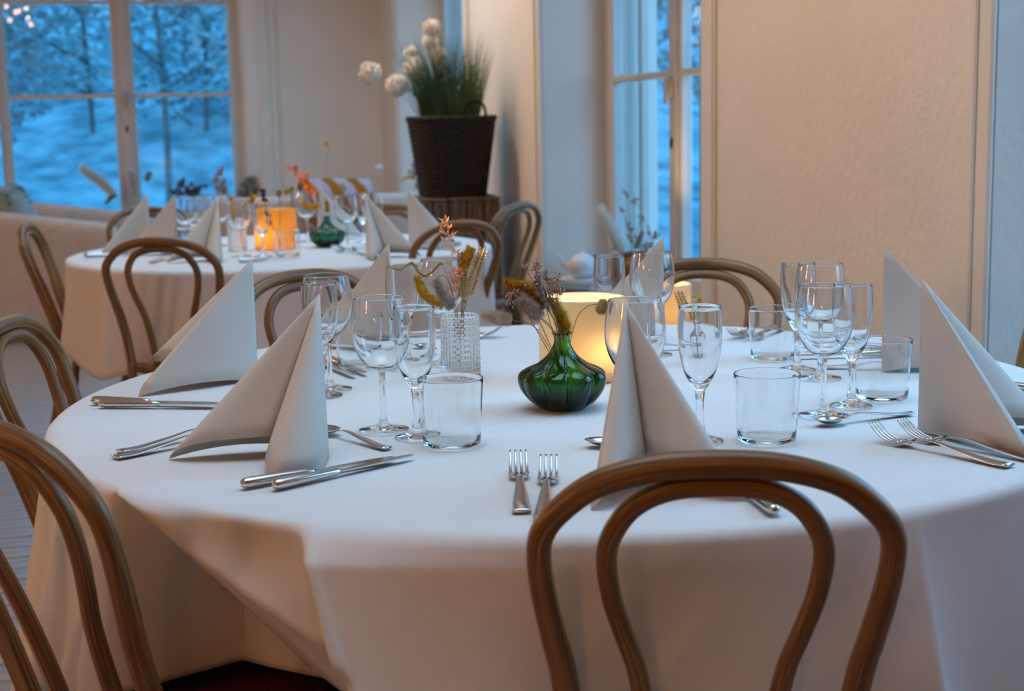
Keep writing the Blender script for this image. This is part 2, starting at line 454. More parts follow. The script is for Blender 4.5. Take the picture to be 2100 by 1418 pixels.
def stripes():
    m = mat('striped_wool', (.8, .8, .8), .95, spec=.1)
    b = m.node_tree.nodes['Principled BSDF']; uvn = node(m, 'ShaderNodeUVMap'); wv = node(m, 'ShaderNodeTexWave'); wv.bands_direction = 'X'
    wv.inputs['Scale'].default_value = 1.0
    rp = node(m, 'ShaderNodeValToRGB'); rp.color_ramp.interpolation = 'CONSTANT'
    rp.color_ramp.elements[0].color = (.30, .12, .02, 1); rp.color_ramp.elements[1].position = .45; rp.color_ramp.elements[1].color = (.40, .36, .43, 1)
    link(m, uvn.outputs[0], wv.inputs[0]); link(m, wv.outputs[0], rp.inputs[0]); link(m, rp.outputs[0], b.inputs['Base Color'])
    return m
M['throw'] = stripes()

# ------------------------------------------------------------------ the room
S_BACK, D_WALL, H_CEIL = 10.25, 1.9, 3.0
LEFT_D, FRONT_S = -3.6, -3.2
room = Matrix.Rotation(AL, 4, 'Z')                 # (d, s, z) -> world
def W(d, s, z): return room @ Vector((d, s, z))
def prism(mb, poly, z0, z1):
    """poly: list of (d, s) counter-clockwise seen from above"""
    n = len(poly)
    v = [W(d, s, z0) for d, s in poly]+[W(d, s, z1) for d, s in poly]
    f = [tuple(range(n))[::-1], tuple(range(n, 2*n))]
    f += [(i, (i+1) % n, n+(i+1) % n, n+i) for i in range(n)]
    mb.add(v, f)
OPEN = [(0.92, 2.79), (4.41, 6.24), (7.67, 9.54)]
SILL, HEAD = 0.36, 2.55
wr = MB()
edges = [FRONT_S]+[x for o in OPEN for x in o]+[S_BACK+.6]
for i in range(0, len(edges), 2):
    a, b = edges[i], edges[i+1]
    a2 = a+.0 if i == 0 else a+.055                 # far reveals lean out, near ones in
    b2 = b-.055 if i+2 < len(edges) else b
    prism(wr, [(1.9, a), (2.17, a-.055 if i else a), (2.43, a-.055 if i else a), (2.43, b+.055 if i+2 < len(edges) else b), (2.17, b+.055 if i+2 < len(edges) else b), (1.9, b)][::-1], 0, H_CEIL)
for a, b in OPEN:
    prism(wr, [(1.93, a-.0), (1.93, b+.0), (2.43, b+.0), (2.43, a-.0)][::1], 0, SILL)
    prism(wr, [(1.9, a), (1.9, b), (2.43, b), (2.43, a)], HEAD, H_CEIL)
o = wr.build('wall_right', M['plaster'], smooth=False, kind='structure')
# back wall with the big window opening
OB = (-0.90, 1.03)
wb = MB()
prism(wb, [(OB[1], S_BACK), (D_WALL, S_BACK), (D_WALL, S_BACK+.5), (OB[1]-.105, S_BACK+.5), (OB[1]-.105, S_BACK+.23)][::-1], 0, H_CEIL)
prism(wb, [(LEFT_D, S_BACK), (OB[0], S_BACK), (OB[0]+.05, S_BACK+.5), (LEFT_D, S_BACK+.5)][::-1], 0, H_CEIL)
prism(wb, [(OB[0], S_BACK+.02), (OB[1], S_BACK+.02), (OB[1], S_BACK+.5), (OB[0], S_BACK+.5)][::-1], 0, SILL)
prism(wb, [(OB[0], S_BACK), (OB[1], S_BACK), (OB[1], S_BACK+.5), (OB[0], S_BACK+.5)][::-1], HEAD, H_CEIL)
wb.build('wall_back', M['plaster'], smooth=False, kind='structure')
wl = MB(); prism(wl, [(LEFT_D-.2, FRONT_S), (LEFT_D, FRONT_S), (LEFT_D, S_BACK+.5), (LEFT_D-.2, S_BACK+.5)], 0, H_CEIL)
wl.build('wall_left', M['dark_wall'], smooth=False, kind='structure')
wf = MB(); prism(wf, [(LEFT_D-.2, FRONT_S-.2), (2.43, FRONT_S-.2), (2.43, FRONT_S), (LEFT_D-.2, FRONT_S)], 0, H_CEIL)
wf.build('wall_front', M['dark_wall'], smooth=False, kind='structure')
cl = MB(); prism(cl, [(LEFT_D-.2, FRONT_S-.2), (2.43, FRONT_S-.2), (2.43, S_BACK+.6), (LEFT_D-.2, S_BACK+.6)], H_CEIL, H_CEIL+.15)
cl.build('ceiling', M['ceil'], smooth=False, kind='structure')
# floor: base slab and one board after the other
fl = MB(); prism(fl, [(LEFT_D-.2, FRONT_S-.2), (2.43, FRONT_S-.2), (2.43, S_BACK+.6), (LEFT_D-.2, S_BACK+.6)], -.12, -.022)
floor = fl.build('floor', M['floorgap'], smooth=False, kind='structure')
pw = 0.105
pm = MB(); pm.bbox((0, 0, -.011), ((D_WALL-LEFT_D)/2+.01, pw/2-.0022, .011), .0025)
pl0 = None
nb = int((S_BACK-FRONT_S)/pw)
for i in range(nb):
    s = FRONT_S+pw*(i+.5)
    if pl0 is None:
        o = pl0 = pm.build('floor_plank', M['floor'], floor, smooth=False)
    else:
        o = pl0.copy(); C.objects.link(o)
    p = rm(s, (D_WALL+LEFT_D)/2+random.uniform(-.008, .008), random.uniform(-.0012, 0))
    o.location = p; o.rotation_euler = (0, 0, AL)
# trims: window casings on the piers, panel mouldings, base boards
def trim(name, d0, s0, d1, s1, z0, z1, m='trim', smooth=False):
    b = MB(); c = W((d0+d1)/2, (s0+s1)/2, (z0+z1)/2)
    Mx = Matrix.Translation(c) @ room
    b.bbox((0, 0, 0), (abs(d1-d0)/2, abs(s1-s0)/2, (z1-z0)/2), .006, Mx)
    return b.build(name, M[m], smooth=smooth, kind='structure')
tn = 1
for a, b in OPEN:
    for s0, s1 in ((a-.10, a), (b, b+.075)):
        trim('trim_%d' % tn, 1.884, s0, 1.9, s1, .12, HEAD+.1); tn += 1
        trim('trim_%d' % tn, 1.876, s0+(.0 if s0 < a else .05), 1.886, s0+(.03 if s0 < a else .075), .12, HEAD+.1); tn += 1
for d0, d1 in ((OB[1], OB[1]+.085), (OB[1]+.135, OB[1]+.15), (OB[0]-.085, OB[0])):
    trim('trim_%d' % tn, d0, S_BACK-.014, d1, S_BACK, .12, HEAD+.1); tn += 1
trim('baseboard_back', LEFT_D, S_BACK-.018, D_WALL, S_BACK, 0, .12)
for i, (a, b) in enumerate(((FRONT_S, OPEN[0][0]-.1), (OPEN[0][1]+.075, OPEN[1][0]-.1), (OPEN[1][1]+.075, OPEN[2][0]-.1), (OPEN[2][1]+.075, S_BACK-.02))):
    trim('baseboard_right_%d' % (i+1), 1.882, a, 1.9, b, 0, .12)
trim('baseboard_left', LEFT_D, FRONT_S, LEFT_D+.018, S_BACK-.02, 0, .12)
# windows. local x runs along the wall, y outwards, built facing -y
def window(name, root, half, z0, z1, glasses, bars, handle_x, handle_z):
    t = holder(name, root[0], root[1])
    fr = MB()
    for sx in (-1, 1): fr.bbox((sx*(half-.03), .02, (z0+z1)/2), (.03, .05, (z1-z0)/2), .005)
    fr.bbox((0, .02, z0+.025), (half, .06, .025), .005); fr.bbox((0, .02, z1-.03), (half, .05, .03), .005)
    fr.build('frame', M['winframe'], t, smooth=False)
    for x0, x1 in glasses:
        cs = MB(); st = .05
        for xx in (x0-st/2, x1+st/2): cs.bbox((xx, 0, (z0+z1)/2), (st/2+.004, .024, (z1-z0)/2-.05), .006)
        cs.bbox(((x0+x1)/2, 0, z0+.085), ((x1-x0)/2, .022, .035), .005)
        cs.bbox(((x0+x1)/2, 0, z1-.09), ((x1-x0)/2, .022, .035), .005)
        # outer casement of the double window
        for xx in (x0-.01, x1+.01): cs.bbox((xx, .13, (z0+z1)/2), (.022, .02, (z1-z0)/2-.05), .005)
        c = cs.build('casement', M['winframe'], t, smooth=False)
        zz = [z0+.12]+list(bars)+[z1-.125]
        for b_ in bars:
            k = MB(); k.bbox(((x0+x1)/2, 0, b_), ((x1-x0)/2, .02, .014), .005); k.build('glazing_bar', M['winframe'], c, smooth=False)
        for za, zb in zip(zz, zz[1:]):
            g = MB(); g.box(((x0+x1)/2, .004, (za+zb)/2), ((x1-x0)/2, .0015, (zb-za)/2)); g.build('pane', M['pane'], c, smooth=False)
    for (xa, xb), (xc, xd) in zip(glasses, glasses[1:]):
        k = MB(); k.bbox(((xb+xc)/2, -.012, (z0+z1)/2), ((xc-xb)/2-.022, .022, (z1-z0)/2-.05), .007); k.build('mullion', M['winframe'], t, smooth=False)
    h = MB(); h.bbox((handle_x, -.044, handle_z), (.011, .012, .04), .005); h.bbox((handle_x, -.06, handle_z-.015), (.010, .008, .05), .004)
    h.build('handle', M['brass'], t)
    k = MB(); k.ell((handle_x, -.036, handle_z-.22), (.009, .008, .024)); k.build('keyhole_plate', M['dark'], t)
    return t
sw = 2.2
# window plane of the side wall: local +x = -u_ (towards the camera), local y = n_
rz_side = math.atan2(-u_.y, -u_.x)
def side_window(name, o):
    c = (o[0]+o[1])/2
    return window(name, (rm(c, sw, 0), rz_side), (o[1]-o[0])/2-.045, SILL+.06, HEAD-.04, [(-.76, -.085), (.035+.0, .72)], [1.345, 2.05], -.03, 1.29)
side_window('window_1', OPEN[1])
side_window('window_2', OPEN[2])
side_window('window_3', OPEN[0])
# back window: local +x = n_, y = u_
window('window_4', (rm(10.5, 0, 0), AL), .925, SILL+.06, HEAD-.04, [(-.69, .036), (.16, .845)], [1.41, 2.05], .10, 1.40).location = rm(10.5, .03, 0)
# window seats / sill boards
def sillboard(name, c, sx, sy):
    b = MB(); Mx = Matrix.Translation(c) @ room; b.bbox((0, 0, 0), (sx, sy, .016), .006, Mx)
    return b.build(name, M['winframe'], smooth=False, kind='structure')
for i, (a, b) in enumerate(OPEN):
    sillboard('trim_sill_%d' % (i+1), rm((a+b)/2, 2.035, SILL+.016), .145, (b-a)/2)
sillboard('trim_sill_4', rm(S_BACK+.105, (OB[0]+OB[1])/2, SILL+.016), (OB[1]-OB[0])/2, .115)
SZ = SILL+.032

# ------------------------------------------------------------------ outside: frosted meadow and trees at dusk
gv, gf = [], []
NX, NY = 60, 50
for j in range(NY+1):
    for i in range(NX+1):
        d = -45+90*i/NX; s = 11.6+80*(j/NY)**1.6
        z = -.7+.012*max(0, s-14)+.5*math.sin(d*.21+s*.13)+.25*math.sin(d*.5-s*.3)+.30*max(0, s-34)*(.25+.75*smst(-14, -4, d))
        gv.append(W(d, s, z-.2))
for j in range(NY):
    for i in range(NX):
        a = j*(NX+1)+i; gf.append((a, a+1, a+NX+2, a+NX+1))
b0 = len(gv)
for j in range(31):
    for i in range(31):
        d = 2.6+45*(i/30)**1.4; s = -25+36.6*j/30
        gv.append(W(d, s, -.9+.02*d+.2*math.sin(d*.5+s*.3)+.28*max(0, d-16)))
for j in range(30):
    for i in range(30):
        a = b0+j*31+i; gf.append((a, a+1, a+32, a+31))
o = mesh('ground_outside', gv, gf, M['lake'], kind='structure')
def tree(label, loc, h, r, seed, dense):
    rnd = random.Random(seed)
    t = thing('bare_tree', label, 'tree', loc, rnd.uniform(0, 6), 'trees beyond the back window')
    tr = MB(); tr.tube(catmull([(0, 0, -.6), (.08, .05, h*.3), (-.05, .1, h*.65), (.05, 0, h)], 4), [.09, .075, .05, .02], 7)
    for k in range(9):
        z = h*rnd.uniform(.22, .85); a = rnd.uniform(0, 2*PI); l = r*rnd.uniform(.6, 1.0)
        tr.tube(catmull([(0, 0, z), (l*.5*math.cos(a), l*.5*math.sin(a), z+l*.25), (l*math.cos(a), l*math.sin(a), z+l*.6)], 3), [.06, .035, .012], 5)
    tr.build('trunk', M['bark'], t)
    lf = MB()
    for k in range(dense):
        z = h*(.30+.72*rnd.random()**.8); rr = r*math.sqrt(rnd.random())*(1-.45*abs(z/h-.6)); a = rnd.uniform(0, 2*PI)
        c = Vector((rr*math.cos(a), rr*math.sin(a), z)); s_ = rnd.uniform(.07, .17)
        x = Vector((rnd.gauss(0, 1), rnd.gauss(0, 1), rnd.gauss(0, 1))).normalized(); y = x.orthogonal().normalized()
        lf.add([c-x*s_, c+y*s_*.6, c+x*s_, c-y*s_*.6], [(0, 1, 2, 3)])
    lf.build('foliage', M['leafout'], t, smooth=False, kind='stuff')
spots = [(-5.5, 27), (-2.4, 33), (1.3, 35), (3.9, 31), (6, 24), (-4.2, 36), (2.6, 40), (-.4, 41), (4.4, 40), (-6.5, 38), (7.5, 34), (10, 28), (-9, 30), (-2.2, 46), (2.6, 47), (13, 22), (6.5, 17), (9.5, 12), (12, 6)]
words = ['tall bushy tree', 'slender dusk tree', 'broad leafy tree']
for i, (d, s) in enumerate(spots):
    p = W(d, s, -.9)
    tree('%s blurred in the blue dusk beyond the window panes' % words[i % 3], p, 6+(i*37 % 5), 2.1+(i % 3)*.4, 100+i, 1500)

# ------------------------------------------------------------------ chairs
outer = [(0, .842), (.06, .838), (.113, .822), (.148, .795), (.166, .77), (.170, .742), (.166, .70), (.157, .65), (.149, .61), (.142, .54), (.140, .45)]
inner = [(0, .8195), (.045, .815), (.078, .798), (.098, .770), (.1045, .742), (.100, .70), (.089, .66), (.074, .61), (.065, .54), (.062, .46)]
def backpt(x, z, off=0.0): return (x, -.185-off-math.tan(R(17.0))*(z-.46), z)
def bow(prof, rad, seg=14):
    pts = [backpt(-x, z) for x, z in prof[::-1]]+[backpt(x, z) for x, z in prof[1:]]
    return tube(catmull(pts, 5), rad, seg)
CH = {}
def make_chair(label, group):
    t = thing('bentwood_chair', label, 'chair', (0, 0, 0), 0, group)
    b = MB(); b.add(*bow(outer, [.0145, .0140, .0125, .0132, .0138, .0132, .0125, .0140, .0145])); b.build('back_bow', M['chairwood'], t)
    b = MB(); b.add(*bow(inner, [.0115, .0105, .0105, .0108, .0108, .0108, .0105, .0105, .0115])); b.build('inner_bow', M['chairwood'], t)
    b = MB(); b.lathe([(0, .452), (.12, .468), (.168, .466), (.180, .452), (.176, .440), (0, .440)], 36); b.build('seat', M['seat'], t)
    b = MB(); b.lathe([(.172, .425), (.198, .425), (.205, .435), (.205, .448), (.196, .458), (.180, .458), (.172, .445), (.172, .425)], 40); b.build('seat_ring', M['chairwood'], t)
    for sx in (-1, 1):
        b = MB(); b.tube(catmull([(sx*.14, .135, .44), (sx*.148, .15, .25), (sx*.172, .185, 0)], 5), [.017, .0145, .0115], 10); b.build('leg', M['chairwood'], t)
        b = MB(); b.tube(catmull([backpt(sx*.140, .47), (sx*.142, -.188, .38), (sx*.160, -.215, .2), (sx*.185, -.27, 0)], 5), [.0145, .0145, .0135, .0115], 10); b.build('leg', M['chairwood'], t)
    b = MB(); b.tube([(.150*math.cos(a*PI/16), .150*math.sin(a*PI/16)-.01, .215) for a in range(32)], .0095, 8, closed=True); b.build('stretcher_ring', M['chairwood'], t)
    return t
first = None
def chair(top, face, label, group, top_z=.842):
    """top: xy of the middle of the back's top rail; face: angle the sitter looks along"""
    global first
    d = Vector((math.cos(face), math.sin(face), 0))
    yo = .185+math.tan(R(17.0))*(.842-.46)
    loc = Vector((top[0], top[1], 0))+d*yo
    if first is None:
        first = make_chair(label, group); o = first
    else:
        o = dup(first, loc, None, label, group)
    o.location = loc; o.rotation_euler = (0, 0, face-PI/2)
    return o
CT, CF = Vector((.087, 2.198, 0)), Vector((-.797, 4.989, 0))
def to(c, p, off=0.0): return math.atan2(c.y-p[1], c.x-p[0])+R(off)
g1, g2 = 'bentwood chairs around the near table', 'bentwood chairs around the far table'
chair((0.190, 1.294), R(87), 'bentwood chair with double-hoop back nearest the camera, at front of the near table', g1)
chair((-0.58, 1.526), R(51), 'bentwood chair cut by the lower left corner, left of the knives', g1)
chair((-0.86, 2.395), R(-3), 'weathered bentwood chair at the left picture edge behind the corner chair', g1)
chair((-0.455, 3.1), R(-51.5), 'bentwood chair behind the wine glasses on the left, its back facing the far table', g1)
chair((0.431, 3.167), R(-102), 'bentwood chair before the pale wall pier, behind the rear right napkin', g1)
chair((1.07, 2.53), to(CT, (1.07, 2.53), 0), 'bentwood chair barely showing at the right picture edge by the window reveal', g1)
chair((.86, 1.62), to(CT, (.86, 1.62), 0), 'bentwood chair outside the lower right corner, only its dark seat edge showing', g1)
chair((-1.027, 4.147), R(85.6), 'brown bentwood chair in front of the far table, its hoop back towards us', g2)
chair((-1.675, 4.94), R(6.4), 'brown bentwood chair seen edge-on beside the pale armchair', g2)
chair((-0.159, 4.62), R(127), 'bentwood chair right of the far table, nearer of the two before the crate', g2)
chair((0.045, 5.64), R(146), 'tall narrow-looking bentwood chair beside the wooden crate and the wall', g2)
chair((-1.50, 5.87), to(CF, (-1.5, 5.87), 0), 'bentwood chair behind the far table, hidden by its leftmost napkin', g2)
chair((-.47, 5.70), to(CF, (-.47, 5.70), 10), 'bentwood chair behind the far table before the second sofa', g2)

# ------------------------------------------------------------------ tables with cloths
def angd(a, b): return (a-b+180) % 360-180
def table(c, r, h, label, name='round_table'):
    t = thing(name, label, 'table', c, 0, 'round tables')
    b = MB(); b.lathe([(0, h-.028), (r-.01, h-.028), (r, h-.016), (r, h-.006), (r-.006, h-.003), (0, h-.003)], 72); b.build('tabletop', M['chairwood'], t)
    b = MB(); b.tube([(0, 0, .06), (0, 0, h-.03)], [.05, .04], 16); b.build('pedestal', M['dark'], t)
    for k in range(4):
        a = k*PI/2+PI/4
        b = MB(); b.tube(catmull([(0, 0, .12), (.15*math.cos(a), .15*math.sin(a), .07), (.34*math.cos(a), .34*math.sin(a), .018)], 4), [.028, .024, .016], 10); b.build('foot', M['dark'], t)
    return t
def cloth(name, c, r, zt, hem, bulge, label, nth=900, nd=44, shear=0.0):
    v = []; f = []; uv = []
    rings = [0, .25, .5, .7, .85, .94, .975]
    v.append(Vector((0, 0, zt))); uv.append((0, 0))
    rows = []
    for q in rings[1:]:
        row = []
        for k in range(nth):
            a = 2*PI*k/nth; row.append(len(v)); v.append(Vector((r*q*math.cos(a), r*q*math.sin(a), zt))); uv.append((q*math.cos(a), q*math.sin(a)))
        rows.append(row)
    for j in range(nd+1):
        row = []
        for k in range(nth):
            a = 2*PI*k/nth; deg = math.degrees(a)
            if deg > 180: deg -= 360
            L = hem(deg)
            tt = j/nd
            d = L*(tt**1.35)
            deg += shear*d*math.exp(-((deg+112.3)/9.0)**2); a = R(deg)
            rr = r+bulge(deg, d)
            # rounded shoulder
            rs = .013
            if d < rs: rr = rr-rs+math.sqrt(max(0, rs*rs-(rs-d)**2))
            row.append(len(v)); v.append(Vector((rr*math.cos(a), rr*math.sin(a), zt-d))); uv.append((rr*math.cos(a), rr*math.sin(a)))
        rows.append(row)
    for k in range(nth): f.append((0, rows[0][k], rows[0][(k+1) % nth]))
    for A, B in zip(rows, rows[1:]):
        for k in range(nth): f.append((A[k], B[k], B[(k+1) % nth], A[(k+1) % nth]))
    o = mesh(name, v, f, M['cloth'], None, True, uv)
    o.location = c
    sd = o.modifiers.new('solid', 'SOLIDIFY'); sd.thickness = .0012; sd.offset = -1
    return tag(o, label, 'tablecloth', 'white cloths on the round tables')
def ridge(deg, th, wl, wr, p=1.0):
    x = angd(deg, th)
    return math.exp(-abs(x)/(wl if x < 0 else wr))
R_T = .775
def hem1(deg):
    L = .27
    x = angd(deg, -155)
    L += .26*smst(22, 12, abs(x+6))
    L -= .022*smst(-140, -118, deg)*smst(-110, -113, deg)
    return L+.012*math.sin(R(deg*3))
def bulge1(deg, d):
    b = .010+.03*d
    # panel hanging down at the front: its left edge is a sharp upright fold
    thr = -112.3+33*d
    x = angd(deg, thr)
    rise = .034*min(1, d/.03)**.7+.26*d
    if x >= 0: front = math.exp(-x/11.0)
    else: front = smst(-3.2, 0, x)**1.5
    b += rise*front*smst(66, 44, max(x, 0))
    # right upright fold
    b += .24*d*ridge(deg, -64.0, 13, 4.5)
    # shallow folds in the front panel
    b += d*.04*math.sin(R(deg*17))*smst(-104, -96, deg)*smst(-66, -75, deg)
    # triangular flap between the left corner and the front fold, cloth tucked in below it
    if -137 < deg < -108 and x < 0:
        tt = min(1.0, (deg+137)/24.7)
        dd = .123*tt**1.25
        w_ = smst(0, .08, tt)
        k = .012+.14*min(d, dd)-.95*max(0, d-dd)
        k += .010*math.sin(PI*min(1, d/max(dd, .01)))*math.sin(PI*tt*2.0)
        k = max(k, -.15)
        b = b*(1-w_)+(k+rise*front)*w_
    # folds at the left corner and all round
    for th, amp, wl, wr in ((-138.5, .16, 5, 2.0), (-147, .20, 4, 3), (-158, .10, 5, 3), (-170, .16, 6, 4), (176, .12, 5, 4), (160, .12, 6, 5), (143, .12, 5, 5), (20, .15, 6, 6), (-20, .18, 6, 6), (-42, .12, 6, 6), (60, .15, 6, 6), (100, .15, 6, 6)):
        q = amp*d*ridge(deg, th, wl, wr)
        if -137 < deg < -100: q *= smst(-134, -137, deg)
        b += q
    return b
table(CT, R_T-.006, ZT-.001, 'round pedestal table under the near white cloth')
cloth('tablecloth', (CT.x, CT.y, 0), R_T, ZT, hem1, bulge1, 'white tablecloth on the near round table, folded over its edge in front', shear=33.0)
def hem2(deg):
    return .295+.05*math.cos(R(4*(deg+128)))+.02*math.sin(R(deg*7))
def bulge2(deg, d):
    b = .008+.015*d
    for th, amp, wl, wr in ((-175, .25, 6, 5), (-152, .3, 5, 3), (-128, .34, 4, 9), (-105, .22, 7, 5), (-88, .25, 8, 4), (-66, .28, 6, 8), (-40, .3, 5, 6), (-15, .3, 6, 6), (15, .2, 6, 6), (50, .2, 8, 8), (90, .2, 8, 8), (140, .2, 8, 8)):
        b += .5*amp*d*ridge(deg, th, wl, wr)
    return b
table(CF, .715, ZT-.001, 'round pedestal table under the far white cloth')
cloth('tablecloth', (CF.x, CF.y, 0), .725, ZT, hem2, bulge2, 'white tablecloth on the far round table near the windows', 360, 22)

# ------------------------------------------------------------------ napkins
def bez(a, b, bul, n):
    """curve from a to b bulging by vector bul at the middle"""
    a, b = Vector(a), Vector(b)
    return [a.lerp(b, i/n)+Vector(bul)*(4*(i/n)*(1-i/n)) for i in range(n+1)]
def napkin(S, A, B, V, zV, bulge, label, group, side=.45, roundB=False, h=.205, lift=.010, tipoff=(0, 0), zB=0.0, zA=0.0):
    S, A, B, V = [Vector((p[0], p[1], 0)) for p in (S, A, B, V)]
    t = thing('paper_napkin', label, 'napkin', (S.x, S.y, ZT+.0012), 0, group)
    P = Vector((tipoff[0], tipoff[1], h))
    A, B, V = A-S, B-S, V-S
    mid = (A+B).normalized()
    nA = Vector((mid.y, -mid.x, 0));
    if nA.dot(A) < 0: nA = -nA
    nB = -nA
    N = 12
    pan = [bez((0, 0, 0), A, nA*bulge*side, N), bez(A, V, mid*bulge*.95+nA*bulge*.25, N), bez(V, B, mid*bulge*.95+nB*bulge*.25, N), bez(B, (0, 0, 0), nB*bulge*side, N)]
    def zz(i, k):
        x = k/(25 if roundB and i == 2 else 12)
        if roundB and i == 2: return zV*max(0, 1-3.2*x)
        if i == 0: return lift*4*x*(1-x)+zA*x
        if i == 3: return lift*4*x*(1-x)+zB*(1-x)
        if i == 1: return zA*(1-x)+zV*(x**.75)+lift*.6*math.sin(PI*x)
        return zB*x+zV*((1-x)**.75)+lift*.6*math.sin(PI*x)
    b = MB(); MR = 9
    if roundB:
        # the right lobe is one continuous roll from the valley to the spine
        c_ = catmull([V, V.lerp(B, .55)+mid*bulge*.5, B, B.lerp(Vector(), .35)+nB*bulge*1.5, B.lerp(Vector(), .75)+nB*bulge*1.1, Vector()], 5)
        pan = pan[:2]+[c_]
    for i, row in enumerate(pan):
        N = len(row)-1
        v = []; uv = []
        for j in range(MR+1):
            q = j/MR
            for k, p in enumerate(row):
                base = Vector((p.x, p.y, zz(i, k)))
                v.append(P.lerp(base, q*.995+.005)); uv.append(((i*N+k)/N*.12*max(.06, q), q*.22))
        f = [(j*(N+1)+k, j*(N+1)+k+1, (j+1)*(N+1)+k+1, (j+1)*(N+1)+k) for j in range(MR) for k in range(N)]
        b.add(v, f, uv)
    o = b.build('outer_fold', M['napkin'], t)
    sd = o.modifiers.new('solid', 'SOLIDIFY'); sd.thickness = .0009; sd.offset = 0
    return t
def dirp(S, deg, l): return (S[0]+l*math.cos(R(deg)), S[1]+l*math.sin(R(deg)))
gn, gfn = 'napkins on the near table', 'napkins on the far table'
napkin((-.249, 1.84), (-.446, 1.795), (-.286, 1.675), dirp((-.249, 1.84), -136, .085), .030, .028, 'grey napkin cone with two open lobes, above two knives at left front', gn, roundB=True)
napkin((.136, 1.674), (.083, 1.507), (.259, 1.535), dirp((.136, 1.674), -78, .075), .040, .028, 'grey paper napkin cone standing directly behind the nearest chair back', gn)
napkin((-.429, 2.362), (-.598, 2.235), (onz(306, 757, ZT).x, onz(306, 757, ZT).y), dirp((-.429, 2.362), 172, .12), .03, .016, 'grey napkin triangle standing at the left table edge, flat side lit blue', gn, zB=.012)
napkin((.541, 1.862), (.628, 1.687), (.726, 1.87), dirp((.541, 1.862), -34, .10), .03, .014, 'large grey napkin cut by the right picture edge, behind the two forks', gn, lift=.004)
napkin((.613, 2.326), dirp((.613, 2.326), -17, .195), dirp((.613, 2.326), 44, .195), dirp((.613, 2.326), 13.7, .10), .03, .014, 'grey napkin behind the right tumbler, further back of the two at right', gn)
napkin((-.224, 2.632), dirp((-.224, 2.632), 152, .19), dirp((-.224, 2.632), 92, .19), dirp((-.224, 2.632), 125, .10), .03, .014, 'beige-lit napkin behind the wine glasses, left of the textured vase', gn)
napkin((.29, 2.668), dirp((.29, 2.668), 160, .19), dirp((.29, 2.668), 97, .19), dirp((.29, 2.668), 128, .10), .03, .014, 'napkin seen through the glasses behind the glowing lantern', gn)
def farnap(tip, deg, label, ln=.19):
    S = onz(tip[0], tip[1], ZT+.205); S = (S.x, S.y)
    return napkin(S, dirp(S, deg-32, ln), dirp(S, deg+32, ln), dirp(S, deg, .09), .03, .02, label, gfn)
farnap((303, 397), -170, 'leftmost napkin on the far table, above the hoop of a chair')
farnap((358, 400), 140, 'napkin on the far table behind the leftmost one, beside the clustered glasses')
farnap((447, 403), -112, 'open-lobed napkin on the far table in front of the clustered glasses')
farnap((748, 397), -48, 'two-lobed napkin on the far table right of the green vase')
farnap((835, 388), 0, 'rightmost napkin on the far table, below the wicker basket')
farnap((655, 382), 70, 'napkin on the far table behind the green vase')

# ------------------------------------------------------------------ glassware
def shell(outer_, inner_):
    """closed profile from the outside bottom centre up over the rim and down the inside"""
    return outer_+inner_[::-1]
def make_wine(label, group):
    t = thing('wine_glass', label, 'glass', (0, 0, 0), 0, group)
    ou = smoothprof([(.0045, .0845), (.012, .0870), (.025, .096), (.0355, .114), (.0402, .135), (.0400, .155), (.0375, .173), (.0352, .1862)], 5)
    inn = smoothprof([(0, .0900), (.012, .0915), (.0238, .0995), (.0342, .116), (.0390, .136), (.0389, .155), (.0365, .173), (.0343, .1862)], 5)
    b = MB(); b.lathe(ou+[(.03515, .18665), (.03495, .18695), (.03475, .18705), (.03455, .18695), (.03435, .18665)]+inn[::-1], 64); b.build('bowl', M['glass'], t)
    b = MB(); b.lathe((smoothprof([(0, .0855), (.0050, .0850), (.0043, .075), (.0040, .05), (.0043, .025), (.0062, .012), (.010, .0078)], 5)+smoothprof([(.016, .0058), (.028, .0035), (.0345, .0020), (.0350, .0010), (.034, 0)], 3)+[(.02, .0006), (0, .0008)])[::-1], 40)
    b.build('stem', M['glass'], t)
    return t
def make_flute(label, group):
    t = thing('champagne_flute', label, 'glass', (0, 0, 0), 0, group)
    ou = smoothprof([(.0065, .068), (.0115, .075), (.0205, .092), (.0265, .115), (.0290, .138), (.0288, .158), (.0272, .1795)], 5)
    inn = smoothprof([(0, .0775), (.0095, .0815), (.0192, .0945), (.0253, .116), (.0279, .138), (.0277, .158), (.0263, .1795)], 5)
    b = MB(); b.lathe([(0, .066)]+ou+[(.0271, .1799), (.0269, .1802), (.02675, .1803), (.0266, .1802), (.0264, .1799)]+inn[::-1], 56); b.build('bowl', M['glass'], t)
    b = MB(); b.lathe((smoothprof([(0, .0695), (.0066, .0685), (.0056, .055), (.0052, .04), (.0058, .022), (.0085, .011), (.0125, .0078)], 5)+smoothprof([(.02, .005), (.0285, .0028), (.0310, .0012), (.030, 0)], 3)+[(.015, .0006), (0, .0008)])[::-1], 40)
    b.build('stem', M['glass'], t)
    return t
def make_tumbler(label, group):
    t = thing('water_tumbler', label, 'glass', (0, 0, 0), 0, group)
    ou = smoothprof([(.030, 0), (.0355, .0012), (.0378, .005), (.0390, .018), (.0415, .06), (.0434, .0895)], 5)
    inn = smoothprof([(0, .0068), (.030, .0068), (.0352, .0085), (.0372, .014), (.0381, .022), (.0402, .06), (.0421, .0895)], 5)
    b = MB(); b.lathe([(0, .0004)]+ou+[(.0433, .0900), (.0430, .0904), (.04275, .0905), (.0425, .0904), (.0422, .0900)]+inn[::-1], 64); b.build('body', M['glass'], t)
    return t
PROTO = {}
MK = {'wine': make_wine, 'flute': make_flute, 'tumbler': make_tumbler}
